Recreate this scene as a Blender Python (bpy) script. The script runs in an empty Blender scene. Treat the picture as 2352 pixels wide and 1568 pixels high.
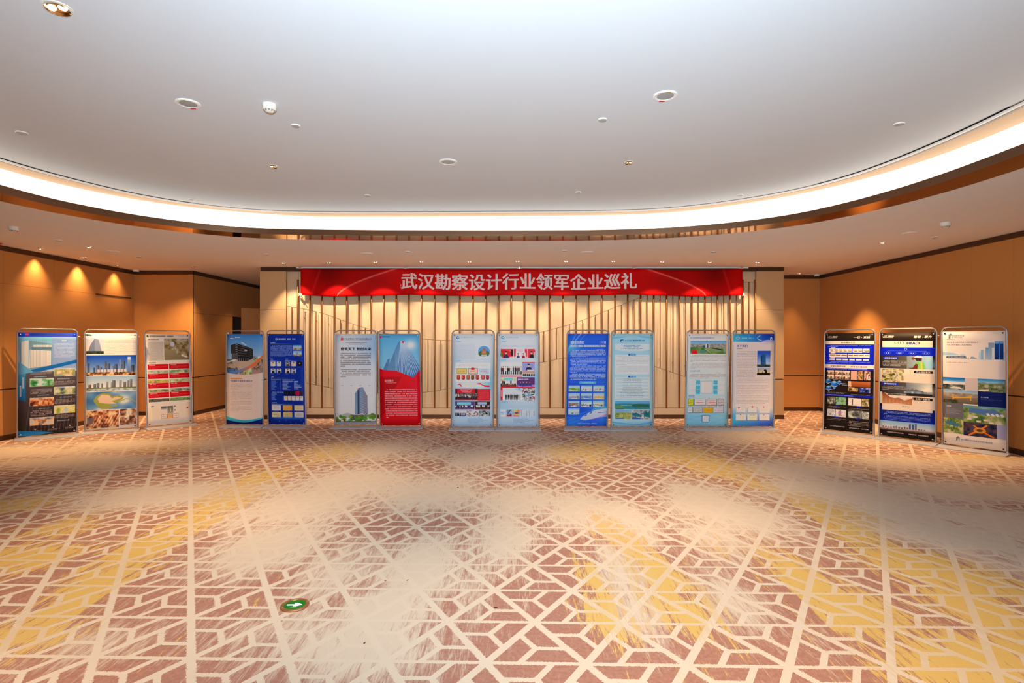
import bpy, bmesh, math, random
import numpy as np
from mathutils import Vector, Matrix

scene = bpy.context.scene
COL = scene.collection
F, CX, HY, EYE = 1250.0, 1176.0, 787.0, 1.68      # focal length in pixels, image centre, horizon row, eye height

# ------------------------------------------------------------------ camera, world, light, exposure
cam_d = bpy.data.cameras.new('camera')
cam_d.sensor_width = 36.0
cam_d.lens = 36.0 * F / 2352.0
cam_d.shift_y = (HY - 784.0) / 2352.0
cam_d.clip_start = 0.05
cam_d.clip_end = 100
cam = bpy.data.objects.new('camera', cam_d)
COL.objects.link(cam)
cam.location = (0, 0, EYE)
cam.rotation_euler = (math.pi / 2, 0, 0)
scene.camera = cam

world = bpy.data.worlds.new('world')
world.use_nodes = True
world.node_tree.nodes['Background'].inputs['Color'].default_value = (0.9, 0.85, 0.8, 1)
world.node_tree.nodes['Background'].inputs['Strength'].default_value = 0.05
scene.world = world

scene.view_settings.view_transform = 'Standard'
scene.view_settings.look = 'None'
scene.view_settings.exposure = 1.30
scene.view_settings.gamma = 1.0
scene.view_settings.use_curve_mapping = False

WARM = (1.0, 0.62, 0.30)
WARM2 = (1.0, 0.74, 0.47)


def spot(name, loc, target, watts, deg, blend, color, radius=0.05):
    d = bpy.data.lights.new(name, 'SPOT')
    d.energy = watts
    d.color = color
    d.spot_size = math.radians(deg)
    d.spot_blend = blend
    d.shadow_soft_size = radius
    o = bpy.data.objects.new(name, d)
    COL.objects.link(o)
    o.location = loc
    v = Vector(target) - Vector(loc)
    o.rotation_euler = v.to_track_quat('-Z', 'Y').to_euler()
    return o


# the photographer's flash, bounced off the ceiling
FLASH_W = 330
spot('bounce_flash', (0.0, -0.25, 2.0), (0.05, 1.45, 3.88), FLASH_W, 155, 1.0, (0.48, 0.77, 1.0), 0.12)
# the part of the same flash that goes forward
spot('direct_flash', (0.0, -0.25, 2.0), (0.0, 8.0, 4.2), 600, 120, 1.0, (0.76, 0.90, 1.0), 0.12)
SOFFIT_Z, UPPER_Z = 3.35, 3.88
WALL_WASH_W, COVE_EMIT = 60, 0.78
# lamp: (pixel x, pixel y, ceiling height) -> point on that ceiling


def on_plane(px, py, z):
    y = (z - EYE) * F / (HY - py)
    return ((px - CX) * y / F, y, z)


# ------------------------------------------------------------------ helpers
def srgb(r, g, b):
    def f(c):
        c = c / 255.0
        return c / 12.92 if c <= 0.04045 else ((c + 0.055) / 1.055) ** 2.4
    return (f(r), f(g), f(b))


def mat(name, color, rough=0.5, metal=0.0, var=0.06, scale=8.0, bump=0.0, bump_scale=200.0, emit=None, emit_s=0.0, aniso=None, spec=None):
    m = bpy.data.materials.new(name)
    m.use_nodes = True
    nt = m.node_tree
    b = nt.nodes['Principled BSDF']
    tc = nt.nodes.new('ShaderNodeTexCoord')
    n = nt.nodes.new('ShaderNodeTexNoise')
    n.inputs['Scale'].default_value = scale
    n.inputs['Detail'].default_value = 4
    nt.links.new(tc.outputs['Object'], n.inputs['Vector'])
    mx = nt.nodes.new('ShaderNodeMix')
    mx.data_type = 'RGBA'
    mx.inputs[6].default_value = (*[c * (1 - var) for c in color], 1)
    mx.inputs[7].default_value = (*[min(1, c * (1 + var)) for c in color], 1)
    nt.links.new(n.outputs['Fac'], mx.inputs[0])
    nt.links.new(mx.outputs[2], b.inputs['Base Color'])
    b.inputs['Roughness'].default_value = rough
    b.inputs['Metallic'].default_value = metal
    if spec is not None:
        b.inputs['Specular IOR Level'].default_value = spec
    if bump:
        n2 = nt.nodes.new('ShaderNodeTexNoise')
        n2.inputs['Scale'].default_value = bump_scale
        nt.links.new(tc.outputs['Object'], n2.inputs['Vector'])
        bp = nt.nodes.new('ShaderNodeBump')
        bp.inputs['Strength'].default_value = bump
        bp.inputs['Distance'].default_value = 0.002
        nt.links.new(n2.outputs['Fac'], bp.inputs['Height'])
        nt.links.new(bp.outputs['Normal'], b.inputs['Normal'])
    if emit:
        b.inputs['Emission Color'].default_value = (*emit, 1)
        b.inputs['Emission Strength'].default_value = emit_s
    return m


def link(name, me, m=None, parent=None):
    o = bpy.data.objects.new(name, me)
    COL.objects.link(o)
    if m is not None:
        if isinstance(m, (list, tuple)):
            for k in m:
                me.materials.append(k)
        elif not me.materials:
            me.materials.append(m)
    if parent is not None:
        o.parent = parent
    return o


def from_bm(name, bm, m=None, parent=None, smooth=False):
    me = bpy.data.meshes.new(name)
    bmesh.ops.recalc_face_normals(bm, faces=bm.faces[:])
    bm.to_mesh(me)
    bm.free()
    if smooth:
        me.polygons.foreach_set('use_smooth', [True] * len(me.polygons))
        try:
            me.set_sharp_from_angle(angle=math.radians(35))
        except Exception:
            pass
    return link(name, me, m, parent)


def pydata(name, vs, fs, m=None, parent=None, smooth=False):
    me = bpy.data.meshes.new(name)
    me.from_pydata(vs, [], fs)
    if smooth:
        me.polygons.foreach_set('use_smooth', [True] * len(me.polygons))
    return link(name, me, m, parent)


def empty(name, loc=(0, 0, 0), rz=0.0, parent=None):
    o = bpy.data.objects.new(name, None)
    COL.objects.link(o)
    o.empty_display_size = 0.1
    o.location = loc
    o.rotation_euler = (0, 0, rz)
    if parent is not None:
        o.parent = parent
    return o


def tag(o, label, cat, group=None, kind=None):
    if label:
        o['label'] = label
    if cat:
        o['category'] = cat
    if group:
        o['group'] = group
    if kind:
        o['kind'] = kind
    return o


def struct(o, label=None, cat=None):
    o['kind'] = 'structure'
    if label:
        o['label'] = label
    if cat:
        o['category'] = cat
    return o


def box_bm(x0, x1, y0, y1, z0, z1, bm=None, bevel=0.0):
    bm = bm or bmesh.new()
    vs = [bm.verts.new(p) for p in ((x0, y0, z0), (x1, y0, z0), (x1, y1, z0), (x0, y1, z0), (x0, y0, z1), (x1, y0, z1), (x1, y1, z1), (x0, y1, z1))]
    fs = [bm.faces.new([vs[i] for i in f]) for f in ((3, 2, 1, 0), (4, 5, 6, 7), (0, 1, 5, 4), (1, 2, 6, 5), (2, 3, 7, 6), (3, 0, 4, 7))]
    if bevel:
        es = {e for f in fs for e in f.edges}
        bmesh.ops.bevel(bm, geom=list(es), offset=bevel, segments=1, affect='EDGES')
    return bm


def lathe_bm(prof, seg=32, bm=None, flip=False):
    """prof: list of (radius, z); radius 0 closes."""
    bm = bm or bmesh.new()
    rings = []
    for r, z in prof:
        if r <= 1e-6:
            rings.append([bm.verts.new((0, 0, z))])
        else:
            rings.append([bm.verts.new((r * math.cos(2 * math.pi * i / seg), r * math.sin(2 * math.pi * i / seg), z)) for i in range(seg)])
    for a, b in zip(rings, rings[1:]):
        for i in range(seg):
            j = (i + 1) % seg
            if len(a) == 1 and len(b) == 1:
                continue
            if len(a) == 1:
                bm.faces.new((a[0], b[i], b[j]))
            elif len(b) == 1:
                bm.faces.new((a[i], a[j], b[0]))
            else:
                bm.faces.new((a[i], a[j], b[j], b[i]))
    return bm


def tube_bm(path, r, seg=10, bm=None, caps=True):
    bm = bm or bmesh.new()
    n = len(path)
    P = [Vector(p) for p in path]
    up = None
    rings = []
    for i in range(n):
        t = (P[min(i + 1, n - 1)] - P[max(i - 1, 0)]).normalized()
        if up is None:
            up = Vector((0, 1, 0)) if abs(t.y) < 0.9 else Vector((1, 0, 0))
        a = (up - t * up.dot(t)).normalized()
        b = t.cross(a)
        up = a
        rings.append([bm.verts.new(P[i] + a * (r * math.cos(2 * math.pi * k / seg)) + b * (r * math.sin(2 * math.pi * k / seg))) for k in range(seg)])
    for A, B in zip(rings, rings[1:]):
        for k in range(seg):
            j = (k + 1) % seg
            bm.faces.new((A[k], A[j], B[j], B[k]))
    if caps:
        bm.faces.new(rings[0][::-1])
        bm.faces.new(rings[-1])
    return bm


# ------------------------------------------------------------------ materials
M_WALL = mat('wall_fabric', (0.55, 0.25, 0.072), 0.85, var=0.05, scale=30, bump=0.15, bump_scale=400, spec=0.2)
M_COLUMN = mat('column_fabric', (0.56, 0.36, 0.18), 0.85, var=0.04, scale=30, bump=0.15, bump_scale=400, spec=0.2)
M_PANEL = mat('feature_panel', (0.62, 0.46, 0.30), 0.8, var=0.03, scale=30, bump=0.1, bump_scale=400, spec=0.2)
M_GROOVE = mat('joint_dark', (0.05, 0.022, 0.008), 0.7)
M_BRONZE = mat('dark_bronze', (0.10, 0.05, 0.025), 0.35, 0.6)
M_CEIL = mat('ceiling_paint', (0.66, 0.695, 0.735), 0.9, var=0.01, scale=3, spec=0.1)
M_SOFFIT = mat('soffit_paint', (0.90, 0.87, 0.85), 0.9, var=0.01, scale=3, spec=0.1)
M_LIPMIRROR = mat('bronze_mirror', (0.38, 0.20, 0.09), 0.06, 1.0, var=0.02)
M_LIPFACE = mat('bronze_satin', (0.17, 0.09, 0.05), 0.32, 0.9, var=0.05)
M_COVE = mat('cove_light', (0.9, 0.9, 0.9), 0.6, emit=(1.0, 0.77, 0.57), emit_s=COVE_EMIT)
M_BRASS = mat('brass', (0.34, 0.145, 0.04), 0.32, 0.85, var=0.05)
M_ALU = mat('aluminium', (0.36, 0.35, 0.36), 0.42, 0.6, var=0.04)
M_BASE = mat('base_alu', (0.50, 0.50, 0.54), 0.5, 0.2, var=0.04)
M_STEEL = mat('steel', (0.62, 0.60, 0.57), 0.3, 0.9)
M_WHITE = mat('white_plastic', (0.82, 0.81, 0.78), 0.5)
M_CREAM = mat('cream_plastic', (0.80, 0.76, 0.66), 0.5)
M_GREY = mat('grille_grey', (0.36, 0.36, 0.36), 0.7, bump=0.4, bump_scale=300)
M_BLACK = mat('black_plastic', (0.015, 0.014, 0.013), 0.5)
M_REDP = mat('red_plastic', (0.55, 0.01, 0.01), 0.4)
M_YEL = mat('yellow_label', (0.5, 0.36, 0.03), 0.5)
M_GOLD = mat('gold_reflector', (0.75, 0.50, 0.22), 0.15, 1.0)
M_LAMP = mat('lamp_glow', (1, 1, 1), 0.5, emit=(1.0, 0.85, 0.62), emit_s=9.0)
M_LAMPDIM = mat('lamp_dim', (1, 1, 1), 0.5, emit=(1.0, 0.8, 0.5), emit_s=1.6)
M_PAPER = mat('poster_back', (0.75, 0.75, 0.74), 0.6)
M_ORANGE = mat('door_veneer', (0.48, 0.22, 0.07), 0.55, var=0.12, scale=4)


# ------------------------------------------------------------------ smooth closed curves of the oval ceiling
def close_curve(pts, yc, lx, rx):
    back = [(x, 2 * yc - y) for x, y in reversed(pts)]
    loop = list(pts) + [(rx, yc)] + back + [(lx, yc)]
    P = np.array(loop)
    n = len(P)
    out = []
    for i in range(n):
        p0, p1, p2, p3 = P[i - 1], P[i], P[(i + 1) % n], P[(i + 2) % n]
        for t in np.linspace(0, 1, 12, endpoint=False):
            out.append(0.5 * ((2 * p1) + (-p0 + p2) * t + (2 * p0 - 5 * p1 + 4 * p2 - p3) * t * t + (-p0 + 3 * p1 - 3 * p2 + p3) * t ** 3))
    Q = np.array(out)
    d = np.r_[0, np.cumsum(np.linalg.norm(np.diff(np.vstack([Q, Q[:1]]), axis=0), axis=1))]
    s = np.linspace(0, d[-1], 241)[:-1]
    QQ = np.vstack([Q, Q[:1]])
    R = np.stack([np.interp(s, d, QQ[:, 0]), np.interp(s, d, QQ[:, 1])], 1)
    for _ in range(14):
        R = 0.5 * R + 0.25 * (np.roll(R, 1, 0) + np.roll(R, -1, 0))
    return R


def offset_curve(R, d):
    t = np.roll(R, -1, 0) - np.roll(R, 1, 0)
    t /= np.linalg.norm(t, axis=1)[:, None]
    n = np.stack([-t[:, 1], t[:, 0]], 1)          # loop runs left->right along the far side (clockwise): this is outward
    return R + n * d


EDGE = close_curve([(-6.06, 6.44), (-5.97, 6.80), (-5.64, 7.51), (-5.25, 7.98), (-4.7, 8.42), (-3.92, 8.75), (-2.0, 8.88), (0, 8.90), (1.5, 8.86), (2.73, 8.62), (3.95, 7.91), (4.50, 7.10), (4.82, 6.07), (4.885, 5.19)], 4.2, -6.1, 4.89)
COVE = close_curve([(-6.47, 6.875), (-6.13, 7.86), (-5.42, 8.73), (-3.86, 9.42), (-2.99, 9.5), (-0.19, 9.44), (1.6, 9.38), (2.83, 9.15), (4.12, 8.23), (4.78, 7.24), (5.07, 6.18), (5.10, 5.34)], 4.2, -6.55, 5.12)
SLOT = close_curve([(-6.10, 6.49), (-5.82, 7.45), (-5.42, 8.23), (-4.36, 8.96), (-2.86, 9.11), (0, 9.08), (1.74, 9.02), (2.76, 8.79), (3.91, 7.99), (4.48, 7.03), (4.66, 5.65), (4.62, 4.89)], 4.2, -6.2, 4.62)
LIP = offset_curve(EDGE, -0.37)


def strip(name, A, za, B, zb, m, parent=None, smooth=True, closed=True, rng=None):
    n = len(A)
    vs = [(p[0], p[1], za) for p in A] + [(p[0], p[1], zb) for p in B]
    idx = list(range(n)) if rng is None else list(rng)
    fs = []
    for i in idx:
        j = (i + 1) % n
        fs.append((i, j, n + j, n + i))
    if rng is not None:
        used = sorted({k for f in fs for k in f})
        mp = {k: i for i, k in enumerate(used)}
        vs = [vs[k] for k in used]
        fs = [tuple(mp[k] for k in f) for f in fs]
    return pydata(name, vs, fs, m, parent, smooth)


# ------------------------------------------------------------------ room shell
XL, XR, YF, YB = -8.75, 7.6, -4.0, 16.0


def ceiling_with_hole(name, loop, z, m, outer):
    bm = bmesh.new()
    a = [bm.verts.new((p[0], p[1], z)) for p in loop]
    b = [bm.verts.new((p[0], p[1], z)) for p in outer]
    es = [bm.edges.new((a[i], a[(i + 1) % len(a)])) for i in range(len(a))] + [bm.edges.new((b[i], b[(i + 1) % len(b)])) for i in range(len(b))]
    bmesh.ops.triangle_fill(bm, use_beauty=True, use_dissolve=False, edges=es)
    return from_bm(name, bm, m)


soffit = struct(ceiling_with_hole('ceiling', EDGE, SOFFIT_Z, M_SOFFIT, [(XL - .3, YF - .3), (XR + .3, YF - .3), (XR + .3, YB + .3), (XL - .3, YB + .3)]),
                'lower plaster ceiling ring around the oval recess', 'ceiling')
up = bmesh.new()
up.faces.new([up.verts.new((p[0], p[1], UPPER_Z)) for p in COVE])
upper = struct(from_bm('ceiling', up, M_CEIL), 'upper white oval ceiling inside the light cove', 'ceiling')
cove = strip('cove_light_panel', COVE, SOFFIT_Z + 0.10, COVE, UPPER_Z, M_COVE)
tag(cove, 'long glowing white cove light band following the oval ceiling edge', 'cove light')
shelf = struct(strip('trim_1', LIP, SOFFIT_Z + 0.09, COVE, SOFFIT_Z + 0.101, M_CEIL), 'hidden shelf of the light cove')
lip = struct(strip('trim_2', LIP, SOFFIT_Z + 0.002, LIP, SOFFIT_Z + 0.09, M_LIPFACE), 'brown bronze upright lip below the glowing cove')
flange = strip('flange', EDGE, SOFFIT_Z - 0.001, LIP, SOFFIT_Z + 0.002, M_LIPMIRROR, lip)
flange['label'] = 'polished bronze underside strip mirroring the wall'

# linear air slot in the upper ceiling
slot = empty('slot_diffuser', (0, 0, 0))
tag(slot, 'thin curved air slot running along the edge of the oval ceiling', 'air vent')
s1 = offset_curve(SLOT, 0.016)
s2 = offset_curve(SLOT, 0.10)
s3 = offset_curve(SLOT, 0.125)
N = len(SLOT)
far = [i for i in range(N) if SLOT[i][1] > 3.0]
dark = [i for i in far if SLOT[i][0] < -5.1 and SLOT[i][1] > 6 or 4.1 < SLOT[i][0] and 5.2 < SLOT[i][1] < 7.6]
M_SLOTB = mat('slot_brown', (0.13, 0.07, 0.035), 1.0, spec=0.0)
M_SLOTK = mat('slot_black', (0.006, 0.005, 0.005), 1.0, spec=0.0)
M_RIBBED = mat('ribbed_cream', (0.60, 0.46, 0.33), 0.9, var=0.04, spec=0.05)
for q in range(0, N, 12):
    if SLOT[q][1] > 3.0:
        strip('ribbed_panel', offset_curve(SLOT, 0.13), UPPER_Z - 0.003, offset_curve(COVE, -0.002), UPPER_Z - 0.003, M_RIBBED, slot, rng=range(q, min(q + 12, N)))
runs, cur = [], []
for i in far:
    if cur and (i != cur[-1] + 1 or (i in dark) != (cur[-1] in dark)):
        runs.append(cur)
        cur = []
    cur.append(i)
runs.append(cur)
for run in runs:
    if run[0] in dark:
        strip('open_slot', offset_curve(SLOT, -0.012), UPPER_Z - 0.004, s1, UPPER_Z - 0.004, M_SLOTK, slot, rng=run)
    else:
        strip('dark_slot', SLOT, UPPER_Z - 0.004, s1, UPPER_Z - 0.004, M_SLOTB, slot, rng=run)
strip('white_rail', offset_curve(SLOT, 0.03), UPPER_Z - 0.02, offset_curve(SLOT, 0.055), UPPER_Z - 0.02, M_WHITE, slot, rng=far)
strip('dark_slot', s2, UPPER_Z - 0.004, offset_curve(SLOT, 0.108), UPPER_Z - 0.004, M_SLOTB, slot, rng=far)


# walls: backing slab + panel children separated by dark joints
def local_wall(name, origin, ang, length, label, bands, splits, m, trim=True, thick=0.15, skip=None, groove=0.022, vgap=0.0025, top_trim=True, hole=None):
    """local x runs along the wall, front faces local -y; bands = [(z0,z1)], splits = x positions of upright joints"""
    if hole:
        h0, h1, hz = hole
        bm = box_bm(0, h0, 0.012, thick, 0, SOFFIT_Z)
        box_bm(h1, length, 0.012, thick, 0, SOFFIT_Z, bm)
        box_bm(h0, h1, 0.012, thick, hz, SOFFIT_Z, bm)
        box_bm(h0 - 0.3, h1 + 0.3, 0.9, 1.0, 0, hz + 0.2, bm)
        box_bm(h1, h1 + 0.08, 0.15, 0.9, 0, hz + 0.2, bm)
        box_bm(h0 - 0.08, h0, 0.15, 0.9, 0, hz + 0.2, bm)
        box_bm(h0 - 0.08, h1 + 0.08, 0.15, 0.9, hz, hz + 0.2, bm)
    else:
        bm = box_bm(0, length, 0.012, thick, 0, SOFFIT_Z)
    w = struct(from_bm(name, bm, M_GROOVE), label, 'wall')
    w.location = origin
    w.rotation_euler = (0, 0, ang)
    xs = [0] + sorted(splits) + [length]
    for z0, z1 in bands:
        for a, b in zip(xs, xs[1:]):
            if skip and skip(a, b, z0, z1):
                continue
            g = vgap / 2
            from_bm('panel', box_bm(a + (g if a > 0 else 0), b - (g if b < length else 0), 0.0, 0.03, z0, z1, bevel=0.002), m, w)
    if trim:
        from_bm('baseboard', box_bm(0, length, -0.012, 0.03, 0, 0.085, bevel=0.003), M_BRONZE, w)
        if top_trim:
            from_bm('crown_trim', box_bm(0, length, -0.01, 0.03, SOFFIT_Z - 0.085, SOFFIT_Z - 0.004, bevel=0.003), M_BRONZE, w)
    return w


B3 = [(0.087, 0.864), (0.886, 2.7015), (2.7045, SOFFIT_Z - 0.087)]
B2 = [(0.087, 0.864), (0.886, SOFFIT_Z - 0.087)]
# left wall: local x runs along +Y seen from inside -> build running from far to near with angle so that front faces +X
wl = local_wall('wall_left', (XL, YF, 0), math.pi / 2, 12.6 - YF, 'long tan fabric panelled wall behind the three angled poster stands at left', B3,
                [2.2, 4.8, 7.4, 9.36 - YF, 10.4 - YF, 11.44 - YF, 12.5 - YF], M_WALL)
# dark gap above the hidden door in the left wall
from_bm('door_gap', box_bm(11.44 - YF, 12.49 - YF, -0.006, 0.02, 2.69, 2.715), M_GROOVE, wl)
local_wall('wall_left_return', (XL, 12.6, 0), 0, 1.364, 'short tan wall facing the room beside the side passage', B2, [], M_WALL)
PX = XL + 1.37
cw = local_wall('wall_passage', (PX, 12.632, 0), math.pi / 2, 3.368, 'shadowed tan wall running back into the side passage', [(0.087, 0.864), (0.886, 2.37), (2.376, SOFFIT_Z - 0.087)],
                [1.75, 2.75], M_WALL, skip=lambda a, b, z0, z1: a > 1.7 and b < 2.8 and z1 < 2.4, vgap=0.004, hole=(1.75, 2.75, 2.37))
local_wall('wall_passage_end', (PX, 16.0, 0), 0, 1.85, 'dark wall closing the side passage', B2, [], M_WALL)
XC0, XC1, XC2, XC3 = -5.56, -4.985, 5.39, 5.99


def pier(name, x0, x1, y1, label):
    w = struct(from_bm(name, box_bm(x0 + 0.012, x1 - 0.012, 12.012, y1, 0, SOFFIT_Z), M_GROOVE), label, 'pillar')
    for z0, z1 in ((0.087, 0.864), (0.884, 2.40), (2.406, SOFFIT_Z - 0.09)):
        from_bm('panel', box_bm(x0, x1, 12.0, y1, z0, z1, bevel=0.003), M_COLUMN, w)
    from_bm('baseboard', box_bm(x0 + 0.005, x1 + 0.004, 11.985, y1, 0, 0.085), M_BRONZE, w)
    from_bm('crown_trim', box_bm(x0 + 0.03, x1, 11.985, y1, SOFFIT_Z - 0.085, SOFFIT_Z - 0.004), M_BRONZE, w)
    return w


pier('column_left', XC0, XC1, 16.0, 'plain tan pier left of the brass rods')
pier('column_right', XC2, XC3, 13.6, 'plain tan pier right of the brass rods')
local_wall('wall_right_return', (XC3, 13.45, 0), 0, XR - XC3, 'short recessed tan wall right of the pier', B2, [], M_WALL)
local_wall('wall_right', (XR, 13.45, 0), -math.pi / 2, 13.45 - YF, 'long brown panelled wall behind the three angled stands at right', B2,
           [3.2, 4.45, 5.2, 7.8, 10.4, 13.0], M_WALL, vgap=0.003)
wf = struct(from_bm('wall_front', box_bm(XL, XR, YF - 0.15, YF, 0, SOFFIT_Z), M_COLUMN), 'wall behind the photographer', 'wall')

# open passage door leaf
dl = empty('door_1', (-6.45, 13.0, 0), math.atan2(0.9, 0.7))
struct(dl, 'open wood veneer door leaf standing in the side passage', 'door')
from_bm('leaf', box_bm(0, 1.14, 0, 0.045, 0.01, 2.51, bevel=0.004), M_ORANGE, dl)
from_bm('handle', tube_bm([(0.08, -0.002, 1.0), (0.08, -0.06, 1.0), (0.2, -0.06, 1.0)], 0.009), M_STEEL, dl, True)
from_bm('hinge', tube_bm([(1.14, 0.02, 2.2), (1.14, 0.02, 2.32)], 0.012), M_STEEL, dl, True)

# ------------------------------------------------------------------ feature wall: seamed panels behind brass rods
YW = 12.08
ROD_PX = [656.3, 684.3, 712, 739.8, 767.9, 796.5, 824.8, 853.2, 881.5, 910.4, 939.3, 968.2, 998, 1027.2, 1056.4, 1086.2, 1115.9, 1145.1, 1174.6, 1204.3, 1234.2,
          1263.4, 1293.2, 1322.9, 1353.3, 1382.4, 1412.5, 1441.7, 1471.4, 1501.5, 1531, 1560.1, 1589, 1619, 1647.9, 1676.5, 1706.3, 1734.5]
ROD_Y = YW - 0.055
ROD_X = [(p - CX) * ROD_Y / F for p in ROD_PX]
UP_C = np.array([(640, 700), (655, 702), (672, 705), (697, 709), (725, 715), (754, 723), (782, 734), (810, 744), (838, 753), (870, 762), (920, 772), (983, 780), (1012, 781), (1060, 783), (1110, 782),
                 (1160, 778), (1200, 772), (1239, 764), (1270, 756), (1307, 746), (1340, 735), (1368, 723), (1398, 712), (1427, 700), (1457, 688), (1490, 676), (1540, 662), (1600, 652), (1660, 648), (1750, 648)], float)
LO_C = np.array([(640, 870), (655, 872), (700, 879), (717, 882), (768, 892), (830, 900), (900, 904), (972, 901), (1011, 897), (1033, 891), (1100, 872), (1170, 850), (1238, 833), (1290, 823), (1350, 814),
                 (1400, 815), (1450, 825), (1504, 841), (1570, 864), (1640, 885), (1750, 905)], float)


def curve_z(c, x):
    px = CX + x * F / YW
    return EYE - (np.interp(px, c[:, 0], c[:, 1]) - HY) * YW / F


fw = struct(from_bm('wall_back', box_bm(XC1, XC2, YW + 0.012, YW + 0.2, 0, SOFFIT_Z), mat('seam_tan', (0.30, 0.20, 0.11), 0.8)), 'cream seamed panel wall behind the brass rods', 'wall')
px_edges = [XC1] + ROD_X[1:-1] + [XC2]


def slab(x0, x1, za0, za1, zb0, zb1, m, parent, name='panel'):
    g = 0.002
    a, b = x0 + g, x1 - g
    y0, y1 = YW, YW + 0.03
    vs = [(a, y0, za0), (b, y0, za1), (b, y0, zb1), (a, y0, zb0), (a, y1, za0), (b, y1, za1), (b, y1, zb1), (a, y1, zb0)]
    fs = [(0, 1, 2, 3), (5, 4, 7, 6), (0, 4, 5, 1), (1, 5, 6, 2), (2, 6, 7, 3), (3, 7, 4, 0)]
    return pydata(name, vs, fs, m, parent)


SG = 0.005
for a, b in zip(px_edges, px_edges[1:]):
    la, lb, ua, ub = curve_z(LO_C, a), curve_z(LO_C, b), curve_z(UP_C, a), curve_z(UP_C, b)
    slab(a, b, 0.245, 0.245, la - SG, lb - SG, M_PANEL, fw)
    slab(a, b, la + SG, lb + SG, min(ua - SG, 3.07), min(ub - SG, 3.07), M_PANEL, fw)
    slab(a, b, min(ua + SG, 3.07), min(ub + SG, 3.07), 3.26, 3.26, M_PANEL, fw)
for k in range(4):
    w_ = (XC2 - XC1) / 4
    slab(XC1 + k * w_, XC1 + (k + 1) * w_, 0.087, 0.087, 0.235, 0.235, M_PANEL, fw, 'base_panel')
from_bm('baseboard', box_bm(XC1, XC2, YW - 0.02, YW + 0.03, 0, 0.085), M_BRONZE, fw)
from_bm('crown_trim', box_bm(XC1, XC2, YW - 0.07, YW + 0.03, SOFFIT_Z - 0.085, SOFFIT_Z - 0.004), M_BRONZE, fw)

screen = empty('rod_screen', (0, ROD_Y, 0))
tag(screen, 'row of upright brass rods of long and short lengths fixed before the cream back wall', 'wall decoration')


def rod_mesh(name, r, h):
    bm = lathe_bm([(0, 0), (r * 0.8, 0), (r, 0.006), (r, h - 0.006), (r * 0.8, h), (0, h)], 14)
    for zz in (0.12 * h, 0.88 * h):
        box_bm(-0.006, 0.006, 0, 0.052, zz - 0.006, zz + 0.006, bm)
    me = bpy.data.meshes.new(name)
    bmesh.ops.recalc_face_normals(bm, faces=bm.faces[:])
    bm.to_mesh(me)
    bm.free()
    me.polygons.foreach_set('use_smooth', [True] * len(me.polygons))
    me.set_sharp_from_angle(angle=math.radians(35))
    me.materials.append(M_BRASS)
    return me


long_me = rod_mesh('long_rod', 0.0205, 2.84)
for x in ROD_X:
    o = link('long_rod', long_me, None, screen)
    o.location = (x, 0, 0.235)
for a, b in zip(ROD_X, ROD_X[1:]):
    x = (a + b) / 2
    z0, z1 = curve_z(LO_C, x), min(curve_z(UP_C, x), 3.07)
    o = link('short_rod', rod_mesh('short_rod', 0.0105, z1 - z0), None, screen)
    o.location = (x, 0.0025, z0)

# curtain track along the top of the back wall, where the banner hangs
trk = from_bm('banner_track', box_bm(-4.75, 5.2, 11.963, 11.997, SOFFIT_Z - 0.03, SOFFIT_Z - 0.001, bevel=0.004), M_WHITE)
tag(trk, 'slim pale track fixed to the ceiling above the red banner', 'track')

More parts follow.
